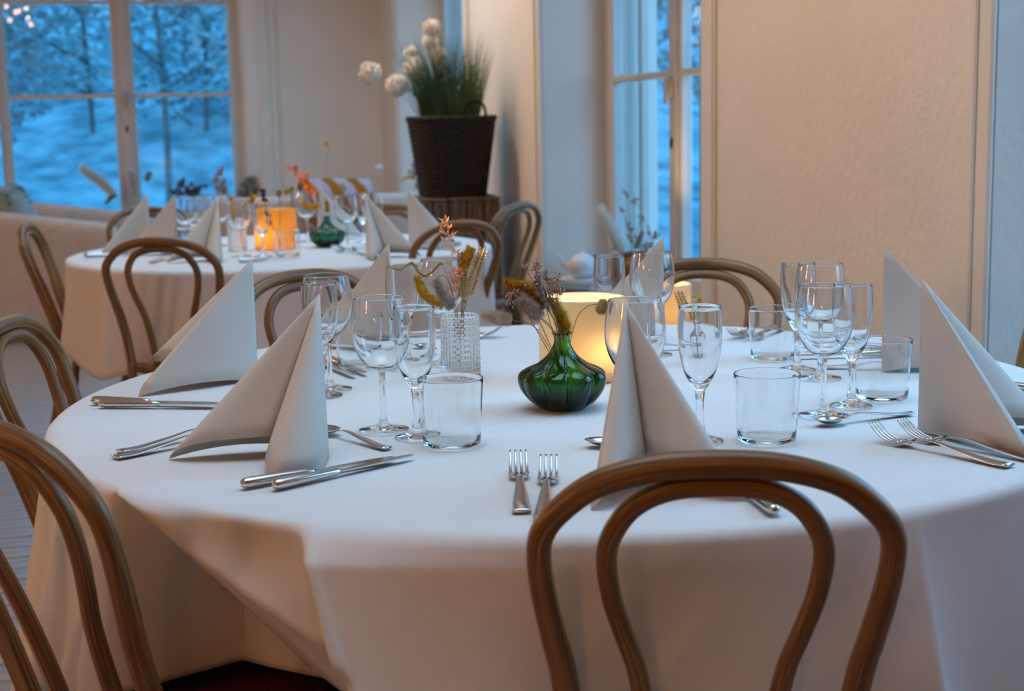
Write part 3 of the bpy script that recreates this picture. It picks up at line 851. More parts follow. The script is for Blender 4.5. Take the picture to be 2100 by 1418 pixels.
def put(kind, x, y, label, group):
    if kind not in PROTO:
        o = PROTO[kind] = MK[kind](label, group)
    else:
        o = dup(PROTO[kind], (0, 0, 0), 0, label, group)
    o.location = (x, y, ZT+.0010); o.rotation_euler = (0, 0, random.uniform(0, 6))
    return o
gw, gfl, gt = 'wine glasses on the near table', 'champagne flutes on the near table', 'tumblers on the near table'
put('wine', -.181, 1.943, 'wine glass left of the textured vase, front one of the left group', gw)
put('wine', -.295, 2.263, 'wine glass behind the left front napkin tip, half hidden by a flute', gw)
put('wine', -.122, 2.484, 'wine glass behind the dried flowers of the textured vase', gw)
put('wine', .254, 2.54, 'wine glass behind the glowing lantern, before the napkin tip', gw)
put('wine', .163, 1.86, 'wine glass wrapping the right side of the lantern, behind the central napkin', gw)
put('wine', .440, 1.980, 'wine glass in front of the right glass group, above the dessert spoon', gw)
put('wine', .498, 2.273, 'rear wine glass of the right group, against the pale wall', gw)
put('flute', -.131, 1.892, 'champagne flute between the front left wine glass and the textured vase', gfl)
put('flute', -.300, 2.209, 'champagne flute touching the left front napkin tip', gfl)
put('flute', -.188, 2.448, 'champagne flute just behind the hanging yellow seed head', gfl)
put('flute', .179, 2.576, 'champagne flute behind the lantern, in front of the teapot', gfl)
put('flute', .245, 1.833, 'champagne flute right of the central napkin, small bottle seen through it', gfl)
put('flute', .494, 2.041, 'champagne flute at the right of the right glass group', gfl)
put('flute', .478, 2.352, 'rear champagne flute of the right group, nearest the chair hoop', gfl)
put('tumbler', -.082, 1.840, 'clear tumbler in front of the textured vase', gt)
put('tumbler', -.269, 2.477, 'clear tumbler seen behind the front left wine glass', gt)
put('tumbler', .332, 1.827, 'clear tumbler just above the nearest chair hoop', gt)
put('tumbler', .553, 2.094, 'clear tumbler in front of the rear right napkin', gt)
put('tumbler', .459, 2.473, 'rear tumbler beside the dark forks', gt)
fw_, ff, ft = 'wine glasses on the far table', 'flutes on the far table', 'tumblers on the far table'
put('wine', -1.142, 5.037, 'leftmost wine glass of the cluster on the far table', fw_)
put('wine', -1.054, 5.173, 'wine glass behind the open-lobed napkin on the far table', fw_)
put('wine', -.896, 4.730, 'wine glass on the far table in front of the white textured vase', fw_)
put('wine', -.752, 5.296, 'wine glass right of the amber lantern on the far table', fw_)
put('wine', -.564, 4.93, 'wine glass directly right of the far green vase', fw_)
put('wine', -.489, 5.11, 'wine glass behind the two-lobed napkin on the far table', fw_)
put('flute', -1.095, 4.966, 'champagne flute in the left glass cluster on the far table', ff)
put('flute', -1.13, 5.239, 'rear champagne flute of the left cluster on the far table', ff)
put('flute', -.816, 4.696, 'champagne flute in front of the amber lantern', ff)
put('flute', -.856, 5.50, 'champagne flute behind the amber lantern', ff)
put('flute', -.535, 5.203, 'champagne flute between the far green vase and two-lobed napkin', ff)
put('tumbler', -.735, 4.695, 'clear tumbler on the far table in front of the amber lantern', ft)
put('tumbler', -1.10, 4.86, 'clear tumbler low in the left cluster on the far table', ft)

# ------------------------------------------------------------------ cutlery (local: handle end at the origin, tip along +x)
def make_fork(label, group):
    t = thing('dinner_fork', label, 'fork', (0, 0, 0), 0, group)
    L = .205
    pth = catmull([(0, 0, .0030), (.03, 0, .0026), (.075, 0, .0080), (.110, 0, .0135), (.132, 0, .0115), (.146, 0, .0050)], 5)
    b = MB(); b.tube(pth, [.0104, .0104, .0090, .0070, .0050, .0038, .0034, .0036, .0046], 12, True, (.21, (0, 0, 1)))
    b.build('handle', M['steel'], t)
    # root of the tines: curved plate
    b = MB(); xs = [.140, .146, .152, .158, .164]
    v = []; n = 8
    for x in xs:
        hw = .0042+.0080*smst(.140, .156, x)
        z = .0068-.0060*smst(.140, .158, x)+.0032
        for k in range(n+1):
            y = -hw+2*hw*k/n
            v.append((x, y, z-.0009+.0012*(2*k/n-1)**2)); 
    m_ = len(v)
    v += [(p[0], p[1], p[2]+.0018) for p in v]
    f = []
    for i in range(len(xs)-1):
        for k in range(n):
            a = i*(n+1)+k; f.append((a, a+n+1, a+n+2, a+1)); f.append((m_+a, m_+a+1, m_+a+n+2, m_+a+n+1))
    for i in range(len(xs)-1):
        a = i*(n+1); f.append((a, m_+a, m_+a+n+1, a+n+1)); a += n; f.append((a, a+n+1, m_+a+n+1, m_+a))
    b.add(v, f); b.build('fork_head', M['steel'], t)
    for k in range(4):
        y = -.0102+.0068*k
        b = MB(); b.tube(catmull([(.160, y, .0042), (.174, y*.99, .0052), (.190, y*.97, .0120), (L, y*.94, .0235)], 4), [.0021, .0019, .0017, .0011], 8, True, (.75, (0, 0, 1)))
        b.build('tine', M['steel'], t)
    return t
def make_knife(label, group):
    t = thing('table_knife', label, 'knife', (0, 0, 0), 0, group)
    b = MB(); b.tube([(0, 0, .0068), (.0015, 0, .0068), (.005, 0, .0068), (.012, 0, .0068), (.05, 0, .0066), (.085, 0, .0062), (.094, 0, .0060), (.098, 0, .0058)], [.0018, .0050, .0070, .0078, .0070, .0058, .0050, .0040], 16, True, (.86, (0, 0, 1)))
    b.build('handle', M['steel'], t)
    prof = [(.096, .0035, .0035), (.106, .0046, .0055), (.13, .0058, .0060), (.17, .0066, .0060), (.195, .0060, .0052), (.207, .0042, .0030), (.213, .0012, .0)]
    v = []
    for x, w1, w2 in prof:
        for sy, z in ((-w1, .0052), (w2, .0052), (w2, .0066), (-w1, .0070)): v.append((x, sy, z))
    f = []
    for i in range(len(prof)-1):
        for k in range(4):
            a = i*4+k; b_ = i*4+(k+1) % 4; f.append((a, b_, b_+4, a+4))
    f += [(3, 2, 1, 0), tuple(len(v)-4+k for k in range(4))]
    b = MB(); b.add(v, f); b.build('blade', M['steel'], t, smooth=False)
    return t
def make_spoon(label, group):
    t = thing('dessert_spoon', label, 'spoon', (0, 0, 0), 0, group)
    pth = catmull([(0, 0, .0030), (.025, 0, .0032), (.065, 0, .0085), (.092, 0, .0120), (.108, 0, .0100), (.118, 0, .0082)], 5)
    b = MB(); b.tube(pth, [.0080, .0080, .0066, .0050, .0036, .0028, .0027, .0034], 12, True, (.24, (0, 0, 1)))
    b.build('handle', M['steel'], t)
    v = []; f = []; nr, ns = 7, 28
    cx, a_, b_ = .1395, .0240, .0160
    for sgn, off in ((0, 0.0), (1, .0010)):
        for i in range(nr+1):
            q = i/nr
            for k in range(ns):
                an = 2*PI*k/ns
                ex = a_*math.cos(an)*q*(1 if math.cos(an) > 0 else .92); ey = b_*math.sin(an)*q*(1-.12*math.cos(an))
                v.append((cx+ex, ey, .0012+.0075*q*q+off+.0006*math.cos(an)*q))
    N = (nr+1)*ns
    for i in range(nr):
        for k in range(ns):
            a = i*ns+k; c = i*ns+(k+1) % ns
            f.append((a, a+ns, c+ns, c)); f.append((N+a, N+c, N+c+ns, N+a+ns))
    for k in range(ns):
        a = nr*ns+k; c = nr*ns+(k+1) % ns; f.append((a, N+a, N+c, c))
    b = MB(); b.add(v, f); b.build('bowl', M['steel'], t)
    return t
MK.update(fork=make_fork, knife=make_knife, spoon=make_spoon)
def lay(kind, end, toward, label, group):
    """end = xy of the handle end, toward = point it aims at"""
    o = None
    if kind not in PROTO:
        o = PROTO[kind] = MK[kind](label, group)
    else:
        o = dup(PROTO[kind], (0, 0, 0), 0, label, group)
    o.location = (end[0], end[1], ZT+.0014)
    o.rotation_euler = (0, 0, math.atan2(toward[1]-end[1], toward[0]-end[0]))
    return o
gk, gfo, gsp = 'knives on the near table', 'forks on the near table', 'spoons on the near table'
lay('knife', (-.322, 1.627), (-.165, 1.745), 'left one of two steel knives before the left front napkin', gk)
lay('knife', (-.283, 1.617), (-.126, 1.766), 'right one of two steel knives before the left front napkin', gk)
lay('knife', (-.657, 2.178), (-.459, 2.138), 'rear knife at the left table edge below the blue-lit napkin', gk)
lay('knife', (-.638, 2.150), (-.459, 2.126), 'front knife at the left table edge below the blue-lit napkin', gk)
lay('knife', (.276, 1.462), (.238, 1.67), 'knife whose handle shows inside the nearest chair hoop', gk)
lay('knife', (-.345, 2.565), (-.255, 2.39), 'upper dark knife beside the rear left tumbler', gk)
lay('knife', (-.362, 2.545), (-.272, 2.37), 'lower dark knife beside the rear left tumbler', gk)
lay('knife', (.700, 2.475), (.50, 2.462), 'knife behind the right glass group, blade to the left', gk)
lay('knife', (.735, 2.505), (.55, 2.540), 'farther knife right of the rear tumbler', gk)
lay('knife', (.80, 2.10), (.64, 2.285), 'knife tip between the right tumbler and the big right napkin', gk)
lay('fork', (.007, 1.496), (.004, 1.75), 'left of the two upright-lying forks at the front table edge', gfo)
lay('fork', (.029, 1.470), (.046, 1.75), 'right of the two forks at the front table edge, touching the chair hoop', gfo)
lay('fork', (-.517, 1.798), (-.40, 1.905), 'front fork handle poking out left of the left front napkin', gfo)
lay('fork', (-.520, 1.832), (-.41, 1.935), 'rear fork handle poking out left of the left front napkin', gfo)
lay('fork', (.592, 1.655), (.452, 1.845), 'front fork before the big right napkin', gfo)
lay('fork', (.640, 1.672), (.495, 1.850), 'rear fork before the big right napkin, handle cut by the picture edge', gfo)
lay('fork', (-.225, 2.815), (-.026, 2.785), 'fork whose tines show right of the textured vase', gfo)
lay('fork', (-.215, 2.845), (-.036, 2.805), 'rear fork mostly hidden behind the textured vase', gfo)
lay('fork', (.535, 2.860), (.425, 2.700), 'left dark fork at the back table edge before the chair', gfo)
lay('fork', (.560, 2.840), (.442, 2.665), 'right dark fork at the back table edge, tines by the rear tumbler', gfo)
lay('spoon', (-.165, 1.817), (-.262, 1.925), 'spoon peeping out right of the left front napkin', gsp)
lay('spoon', (.255, 1.80), (.096, 1.813), 'spoon tip peeping out left of the central napkin', gsp)
lay('spoon', (.563, 1.972), (.464, 1.928), 'spoon lying between the right wine glass and the forks', gsp)
lay('spoon', (.520, 2.362), (.61, 2.352), 'spoon behind the right flute', gsp)
lay('spoon', (-.29, 2.66), (-.145, 2.60), 'spoon seen through the flute beside the textured vase', gsp)
lay('spoon', (.36, 2.60), (.215, 2.585), 'spoon on the back of the table left of the small clear bottle', gsp)
fk = 'cutlery on the far table'
lay('knife', (-.861, 4.500), (-.70, 4.60), 'knife on the far table below the amber lantern', fk)
lay('knife', (-1.152, 4.536), (-1.10, 4.76), 'right knife before the leftmost far napkin', fk)
lay('knife', (-1.44, 4.80), (-1.24, 4.86), 'front knife at the left end of the far table', fk)
lay('knife', (-1.46, 4.87), (-1.27, 4.92), 'rear knife at the left end of the far table', fk)
lay('fork', (-.47, 4.68), (-.62, 4.86), 'left fork before the far two-lobed napkin', fk)
lay('fork', (-.43, 4.70), (-.58, 4.88), 'right fork before the far two-lobed napkin', fk)
lay('spoon', (-.44, 4.86), (-.57, 4.93), 'spoon beside the far two-lobed napkin', fk)
lay('knife', (-.17, 4.98), (-.37, 4.94), 'knife at the right end of the far table behind the chair hoop', fk)

# ------------------------------------------------------------------ vases
def make_green(label, m, x, y, sc, rot, group='green glass vases'):
    t = thing('green_vase', label, 'vase', (x, y, ZT+.0014), rot, group)
    NL = 9
    ou = smoothprof([(.030, 0), (.035, .002), (.0490, .012), (.0600, .026), (.0648, .040), (.0628, .0505), (.0530, .0580), (.0370, .0650), (.0215, .0775), (.0125, .093), (.0118, .101), (.0125, .1055), (.0148, .1085)], 6)
    inn = smoothprof([(0, .009), (.028, .0095), (.0445, .0165), (.0560, .0275), (.0610, .040), (.0592, .0490), (.0500, .0560), (.0340, .0630), (.0185, .0765), (.0102, .093), (.0098, .102), (.0110, .107), (.0135, .1092)], 6)
    def fl(a, r, z):
        k = smst(.0, .02, z)*smst(.088, .050, z)
        c = abs(math.cos(NL*a/2))
        return r*(1-.20*k*(1-c**.5)), z
    b = MB(); b.lathe([(0, .001)]+ou+[(.0148, .1096)]+inn[::-1], 144, fl); b.build('body', m, t)
    t.scale = (sc, sc, sc)
    return t
make_green('dark green lobed glass vase with dried flowers at the centre of the near table', M['greenglass'], .074, 2.075, 1.03, .3)
make_green('teal green glass vase on the far table', M['tealglass'], -.647, 5.049, 1.0, 0)
def make_crystal(label, x, y, group):
    t = thing('textured_vase', label, 'vase', (x, y, ZT+.0014), 0, group)
    b = MB(); NU = 30; SEG = 240
    def fl(a, r, z):
        if z < .004 or z > .104: return r, z
        row = (z-.004)/.0046
        k = abs(math.cos(NU*a/2+(int(row) % 2)*PI/2))**.7
        return r+.0017*k*abs(math.sin(PI*row))**.6, z
    ou = [(.030, 0), (.0318, .0022)]+[(.0316, .004+i*.00115) for i in range(88)]+[(.0316, .1055), (.0306, .1066)]
    inn = [(.0300, .1058), (.0296, .10), (.0296, .016), (.026, .012), (0, .011)]
    b.lathe([(0, .0006)]+ou+inn, SEG, fl)
    b.build('body', M['crystal'], t)
    return t
make_crystal('clear textured cylinder vase with dried wheat and oats on the near table', -.086, 2.348, 'textured glass vases')
make_crystal('white-looking textured vase behind a wine glass on the far table', -.947, 4.944, 'textured glass vases')
def make_bottle(label, x, y):
    t = thing('bottle_vase', label, 'vase', (x, y, ZT+.0014), 0, 'small bottle vases')
    ou = smoothprof([(.012, 0), (.0155, .002), (.0172, .010), (.0200, .032), (.0205, .042), (.0175, .052), (.0100, .0585), (.0072, .0625), (.0070, .067), (.0085, .069)], 5)
    inn = smoothprof([(0, .004), (.0125, .0045), (.0155, .0105), (.0182, .032), (.0187, .042), (.0160, .0505), (.0085, .0572), (.0056, .0625), (.0056, .067), (.0073, .0694)], 5)
    b = MB(); b.lathe([(0, .0005)]+ou+[(.0082, .0700)]+inn[::-1], 40); b.build('body', M['glass'], t)
    return t
make_bottle('tiny clear bottle vase seen through the flute, right of the central napkin', .320, 2.439)
make_bottle('tiny clear bottle vase with dark stems before the amber lantern on the far table', -.79, 4.86)

# ------------------------------------------------------------------ lanterns
def lantern(label, c, r, h, m, power, col, candle_off=(0, 0), lr=.012):
    t = thing('candle_lantern', label, 'lantern', c, 0, 'glowing candle lanterns')
    b = MB(); b.lathe([(0, 0), (r-.004, 0), (r, .004), (r, h-.003), (r-.0015, h), (r-.0035, h), (r-.005, h-.003), (r-.005, .006), (0, .006)], 64); b.build('glass_shade', m, t)
    b = MB(); x, y = candle_off
    b.lathe([(0, .0065), (.019, .0065), (.0192, .026), (.017, .028), (.006, .0265), (0, .0262)], 28, None, Matrix.Translation((x, y, 0))); b.build('candle', M['wax'], t)
    b = MB(); b.lathe([(0, .030), (.0035, .034), (.0042, .040), (.0025, .049), (0, .056)], 12, None, Matrix.Translation((x, y, 0))); b.build('flame', M['flame'], t)
    point('candle_glow', Vector(c)+Vector((x, y, .062)), col, power, lr)
    return t
lantern('large frosted lantern glowing behind the dark green vase', (.118, 2.328, ZT+.0014), .0735, .134, M['lampglass'], 9.0, (1, .66, .30), (.020, -.040))
lantern('amber lantern glowing on the far table', (-.823, 5.012, ZT+.0014), .075, .140, M['lampamber'], 2.2, (1, .62, .25), (-.03, -.03))
pl_ = rm(5.02, 2.03, SZ)
lantern('frosted lantern glowing on the window seat behind a chair hoop', pl_, .072, .155, M['lampglass'], 15.0, (1, .64, .28))

# ------------------------------------------------------------------ dried flowers
bq_, bk_ = 'dried flowers in the dark green vase', 'dried stems in the textured vase'
def fuzz(b, pth, rad, n, ln, wd, rnd, fwd=.7, taper=True):
    """bristles along a path"""
    P = [Vector(p) for p in pth]
    m_ = len(P)-1
    rr = lin(rad, 101)
    for _ in range(n):
        q = rnd.random(); i = min(int(q*m_), m_-1); p = P[i].lerp(P[i+1], q*m_-i); T = (P[i+1]-P[i]).normalized()
        o = T.orthogonal().normalized(); o.rotate(Matrix.Rotation(rnd.uniform(0, 2*PI), 3, T))
        r_ = rr[int(q*100)]
        d = (o+T*fwd*rnd.uniform(.4, 1.2)).normalized()
        base = p+o*r_*.75; tip = base+d*ln*rnd.uniform(.7, 1.45); s_ = T.cross(d).normalized()*wd
        b.add([base-s_, base+s_, tip], [(0, 1, 2)])
def fuzzy_head(name, label, pth, rad, stem, m, stemm, group, n=420, ln=.006, wd=.0005, seed=1, fwd=.7, srad=.0006):
    if group in (bq_, bk_): rad = [r_*1.28 for r_ in rad]; n = int(n*1.3)
    rnd = random.Random(seed)
    o0 = Vector(stem[-1] if stem else pth[0])
    t = thing(name, label, 'dried flower', o0, 0, group)
    P = [Vector(p)-o0 for p in pth]
    P = catmull(P, 5) if len(P) > 2 else catmull([P[0], P[0].lerp(P[-1], .5), P[-1]], 5)
    b = MB(); nP = len(P); b.tube(P, [r_*.86*min(1, math.sqrt((i_+.05)/(nP*.22)), math.sqrt((nP-1-i_+.05)/(nP*.22))) for i_, r_ in enumerate(lin(rad, nP))], 10)
    fuzz(b, P, rad, int(n*1.5), ln*1.15, wd*1.35, rnd, fwd)
    b.build('seed_head', m, t, smooth=False)
    if stem:
        s = MB(); s.tube(catmull([Vector(p)-o0 for p in stem], 5), srad, 6); s.build('stem', stemm, t)
    return t
def wheat(label, p0, p1, stem, group, seed=3, m='wheat'):
    rnd = random.Random(seed); o0 = Vector(stem[-1]); t = thing('wheat_ear', label, 'dried flower', o0, 0, group)
    p0, p1 = Vector(p0)-o0, Vector(p1)-o0
    T = (p1-p0).normalized(); L = (p1-p0).length
    side = T.cross(Vector((0, 1, 0))).normalized(); dep = T.cross(side)
    b = MB(); n = max(7, int(L/.0052))
    for i in range(n):
        q = i/n; k = 1-.35*abs(q-.35)
        for sg, ax in ((1, side), (-1, side), (1, dep), (-1, dep)):
            c = p0+T*(q*L+(.002 if sg > 0 else 0))+ax*sg*.0036*k
            d = (T+ax*sg*.72).normalized()
            Mx = d.to_track_quat('Z', 'Y').to_matrix()
            b.ell(c+d*.004, (.0027*k, .0023*k, .0058*k), Mx, 6, 4)
    for i in range(14):
        q = rnd.uniform(.3, 1); c = p0+T*q*L; d = (T+side*rnd.uniform(-.3, .3)+dep*rnd.uniform(-.3, .3)).normalized()
        b.tube([c, c+d*rnd.uniform(.008, .016)], [.0003, .0001], 4)
    b.build('seed_head', M[m], t)
    s = MB(); s.tube(catmull([Vector(p)-o0 for p in stem], 5), .0008, 6); s.build('stem', M['straw'], t)
    return t
def oat(label, pts, stem, group, m='oat', size=.011, seed=5):
    rnd = random.Random(seed); o0 = Vector(stem[-1]); t = thing('oat_sprig', label, 'dried flower', o0, 0, group)
    b = MB()
    for p in pts:
        c = Vector(p)-o0
        for k in range(3):
            d = Vector((rnd.uniform(-.7, .7), rnd.uniform(-.5, .5), rnd.uniform(.25, 1))).normalized()
            Mx = d.to_track_quat('Z', 'Y').to_matrix(); s = size*rnd.uniform(.8, 1.15)
            x, y = Mx @ Vector((1, 0, 0)), Mx @ Vector((0, 1, 0))
            v = [c, c+d*s*.45+x*s*.20, c+d*s*.5+y*s*.13, c+d*s*.45-x*s*.20, c+d*s*.5-y*s*.04, c+d*s*1.05]
            b.add(v, [(0, 1, 2), (0, 2, 3), (0, 3, 4), (0, 4, 1), (5, 2, 1), (5, 3, 2), (5, 4, 3), (5, 1, 4)])
    b.build('husk', M[m], t, smooth=False, kind='stuff')
    s = MB(); s.tube(catmull([Vector(p)-o0 for p in stem], 5), .0007, 6)
    SP = catmull([Vector(p)-o0 for p in stem], 8)
    for p in pts:
        c = Vector(p)-o0; near = min(SP, key=lambda q: (q-c).length); s.tube([near, c], .0004, 5)
    s.build('stem', M[m], t)
    return t
def sprig(name, label, tops, root, group, m, mstem, n=9, rb=.0017, spread=.006, seed=1, srad=.00055, cat='dried flower'):
    """branching stems from root, each ending in a cluster of tiny blossoms"""
    rnd = random.Random(seed); o0 = Vector(root); t = thing(name, label, cat, o0, 0, group)
    b = MB(); s = MB()
    hub = sum((Vector(p) for p in tops), Vector())/len(tops)-o0; hub = hub*.55
    s.tube(catmull([Vector((0, 0, 0)), hub*.5+Vector((.001, 0, 0)), hub], 4), srad*1.3, 6)
    for p in tops:
        c = Vector(p)-o0
        s.tube(catmull([hub, hub.lerp(c, .5)+Vector((rnd.uniform(-1, 1), rnd.uniform(-1, 1), 0))*spread*.4, c], 4), srad, 5)
        for k in range(n):
            q = c+Vector((rnd.gauss(0, 1), rnd.gauss(0, 1), rnd.gauss(0, 1)))*spread*.62
            s.tube([c, q], srad*.6, 4)
            b.ell(q, (rb, rb, rb*1.25), None, 6, 4)
    b.build('blossom', m, t, kind='stuff'); s.build('stem', mstem, t)
    return t
def ribbon(name, label, pts, w, m, group):
    P = catmull(pts, 6); o0 = P[-1].copy(); t = thing(name, label, 'dried leaf', o0, 0, group)
    v = []; f = []
    for i, p in enumerate(P):
        q = i/(len(P)-1); ww = w*min(1, 4*q+.15)*(1-.4*q); a = 6*q
        d = Vector((math.sin(a)*.5, .5*math.cos(a), 1)).normalized()*ww/2
        v += [p-o0-d, p-o0+d]
    for i in range(len(P)-1): f.append((2*i, 2*i+1, 2*i+3, 2*i+2))
    o = mesh('blade', v, f, m, t)
    sd = o.modifiers.new('solid', 'SOLIDIFY'); sd.thickness = .0005
    return t
# --- bouquet in the green vase
gY = 2.06
def G(px, py, dy=0.0): return at(px, py, gY+dy)
nk = G(1155, 700)
bq = bq_
def st(px, py, dy=0.0, bend=(0, 0)):
    a = G(px, py, dy); m_ = a.lerp(nk, .55)+Vector((bend[0], 0, bend[1])); return [a, m_, nk+Vector((random.uniform(-.004, .004), random.uniform(-.004, .004), -.045))]
fuzzy_head('foxtail_millet', 'thick ochre foxtail head pointing left above the dark green vase', [G(1122, 632, .0), G(1105, 606, .0), G(1075, 588), G(1034, 579)], [.0062, .0082, .0078, .0040], st(1122, 632), M['ochre'], M['straw'], bq, 900, .0065, .0006, 11, .5, .0009)
fuzzy_head('foxtail_millet', 'mustard foxtail head drooping to the neck of the dark green vase', [G(1128, 612, .015), G(1146, 640, .01), G(1156, 662, .005), G(1161, 684)], [.0048, .0066, .0060, .0036], st(1161, 684), M['mustard'], M['straw'], bq, 900, .0065, .0006, 12, .4, .0009)
fuzzy_head('bunny_tail', 'taupe bunny-tail grass in the middle of the green vase bouquet', [G(1112, 654, -.02), G(1088, 632, -.02), G(1064, 610, -.02)], [.0055, .0100, .0095, .0048], st(1110, 652, -.02), M['bunny_grey'], M['straw'], bq, 900, .0065, .00032, 13)
fuzzy_head('bunny_tail', 'beige bunny-tail grass stretching left from the green vase', [G(1051, 656, -.01), G(1020, 652, -.01), G(987, 646, -.01)], [.0070, .0090, .0080, .0038], st(1050, 656, -.01, (-.004, .003)), M['bunny'], M['straw'], bq, 800, .0065, .00032, 14)
fuzzy_head('bunny_tail', 'small round bunny tail on a curved stem before the lantern', [G(1224, 625, -.03), G(1234, 629, -.03), G(1244, 633, -.03)], [.0065, .0100, .0092, .0065], [G(1224, 624, -.03), G(1203, 630, -.02), G(1182, 655, -.01), G(1162, 690)+Vector((0, 0, -.03))], M['wheat'], M['straw'], bq, 700, .0042, .0004, 15)
sprig('statice_sprig', 'dusty pink statice spray rising highest from the green vase', [G(1075, 548), G(1100, 541), G(1098, 555), G(1122, 572), G(1118, 560)], nk, bq, M['statice'], M['straw'], 10, .0016, .0055, 21)
sprig('statice_sprig', 'dusty pink statice spray on the right of the green vase bouquet', [G(1128, 578), G(1142, 574), G(1140, 590), G(1148, 600), G(1134, 612), G(1130, 600)], nk, bq, M['statice'], M['straw'], 10, .0017, .0060, 22)
sprig('statice_sprig', 'dusty pink statice spray on the left of the green vase bouquet', [G(1046, 604, -.01), G(1060, 598, -.01), G(1050, 620, -.01), G(1068, 614, -.01), G(1076, 592, -.01)], nk, bq, M['statice'], M['straw'], 12, .0017, .0060, 23)
sprig('lavender_sprig', 'grey-purple lavender spike in the green vase bouquet', [G(1103, 570, -.025), G(1106, 580, -.025), G(1107, 591, -.025), G(1110, 602, -.025), G(1113, 612, -.025), G(1117, 630, -.025)], nk, bq, M['lavender'], M['straw'], 9, .0022, .0034, 24)
for i, (x, y) in enumerate(((1085, 650), (1098, 640), (1118, 625), (1135, 615))):
    s = MB(); o0 = nk+Vector((.002*i-.003, .002*i-.004, -.05)); t = thing('dry_stalk', 'thin straw stalk fanning left out of the green vase neck', 'dried stalk', o0, 0, bq)
    s.tube(catmull([G(x, y, .01*i-.02)-o0, (G(x, y)-o0)*.5+Vector((0, .003, 0)), Vector()], 4), .0006, 6); s.build('stem', M['straw'], t)
# --- bouquet in the textured vase
cY = 2.348
def K(px, py, dy=0.0): return at(px, py, cY+dy)
kb = K(946, 765)
bk = bk_
def ks(px, py, dy=0.0, mx=None):
    a = K(px, py, dy); nkx = K(946+(px-946)*.28, 648)
    return [a, nkx, kb+Vector((random.uniform(-.012, .012), random.uniform(-.012, .012), 0))]
oat('coral oat sprig rising highest from the textured vase', [K(905, 470), K(915, 458), K(920, 470), K(912, 482), K(926, 488), K(915, 497), K(930, 522), K(925, 545), K(930, 560), K(921, 565), K(940, 560), K(937, 575), K(930, 585), K(942, 590), K(920, 600), K(934, 600), K(945, 572)], [K(916, 462), K(924, 500), K(928, 540), K(934, 590), K(939, 648), kb], bk, 'oat', .0160)
wheat('pale wheat ear leaning right out of the textured vase', K(960, 604), K(991, 512), ks(960, 604), bk, 31)
wheat('orange-tinted wheat ear in the middle of the textured vase', K(949, 610, .02), K(947, 520, .02), ks(948, 610, .02), bk, 32)
fuzzy_head('foxtail_millet', 'mustard foxtail head beside the wheat ears in the textured vase', [K(951, 552, .01), K(957, 530, .01), K(967, 508, .01)], [.0042, .0066, .0070, .0052], ks(951, 552, .01), M['mustard'], M['olive'], bk, 700, .0052, .0006, 33)
fuzzy_head('foxtail_millet', 'yellow foxtail head hanging left beside the flutes', [K(853, 562), K(864, 592), K(880, 612), K(908, 629)], [.0030, .0062, .0070, .0056, .0030], [K(908, 629), K(895, 600, .01), K(897, 570, .01), K(915, 570), K(930, 620), kb], M['mustard'], M['olive'], bk, 900, .0052, .0006, 34)
fuzzy_head('bunny_tail', 'taupe bunny-tail grass leaning left against the textured vase', [K(929, 634, -.035), K(912, 610, -.035), K(893, 572, -.035)], [.0062, .0082, .0070, .0036], [K(929, 634, -.035), K(934, 645, -.02), kb], M['bunny_grey'], M['straw'], bk, 900, .0065, .00032, 35)
ribbon('dried_grass_leaf', 'zigzag olive leaf arching left from the textured vase', [K(791, 528), K(798, 546), K(820, 553), K(836, 543), K(846, 540), K(858, 557), K(870, 566), K(884, 560), K(903, 541), K(912, 552), K(925, 590), K(936, 640), K(944, 700)], .0055, M['olive'], bk)
ribbon('dried_grass_leaf', 'short olive leaf among the stems of the textured vase', [K(970, 520, .01), K(958, 562, .01), K(952, 600, .01), K(946, 660)], .0045, M['olive'], bk)
ribbon('dried_grass_leaf', 'curled olive leaf at the mouth of the textured vase', [K(944, 606, -.01), K(955, 622, -.01), K(951, 640, -.01), K(947, 690)], .0060, M['olive'], bk)
# --- bottle vase seen through the flute
bY = 2.439
B_ = lambda px, py, dy=0: at(px, py, bY+dy)
bb = B_(1428, 744)
bg_ = 'dried stems in the tiny clear bottle'
wheat('pale canary-grass head rising from the tiny clear bottle', B_(1416, 662), B_(1391, 600), [B_(1416, 662), B_(1424, 685), bb], bg_, 41, 'wheat')
fuzzy_head('foxtail_millet', 'small yellow head in the tiny clear bottle', [B_(1433, 650), B_(1434, 628), B_(1435, 610)], [.0030, .0044, .0020], [B_(1433, 650), B_(1430, 680), bb], M['mustard'], M['olive'], bg_, 200, .004, .0005, 42)
# --- far table flowers
fY = 5.045
Fp = lambda px, py, dy=0: at(px, py, fY+dy)
fk_ = Fp(672, 448)
fg = 'dried flowers in the far green vase'
oat('bright orange oat sprig over the far green vase', [Fp(596, 352), Fp(606, 362), Fp(608, 355), Fp(615, 372), Fp(622, 366), Fp(625, 376), Fp(632, 384), Fp(628, 390), Fp(640, 392), Fp(645, 402), Fp(636, 400)], [Fp(597, 348), Fp(617, 365), Fp(640, 398), Fp(660, 425), Fp(671, 470)], fg, 'orange', .030, 51)
fuzzy_head('bunny_tail', 'lone bunny tail on a thin tall stem above the far green vase', [Fp(671, 309), Fp(668, 298), Fp(665, 286)], [.008, .013, .011, .006], [Fp(671, 309), Fp(668, 370), Fp(671, 470)], M['bunny'], M['straw'], fg, 300, .007, .0008, 52)
fuzzy_head('bunny_tail', 'small bunny tail right above the far green vase', [Fp(708, 392), Fp(703, 384), Fp(699, 376)], [.006, .012, .010, .006], [Fp(708, 392), Fp(695, 420), Fp(673, 470)], M['bunny'], M['straw'], fg, 300, .007, .0008, 53)
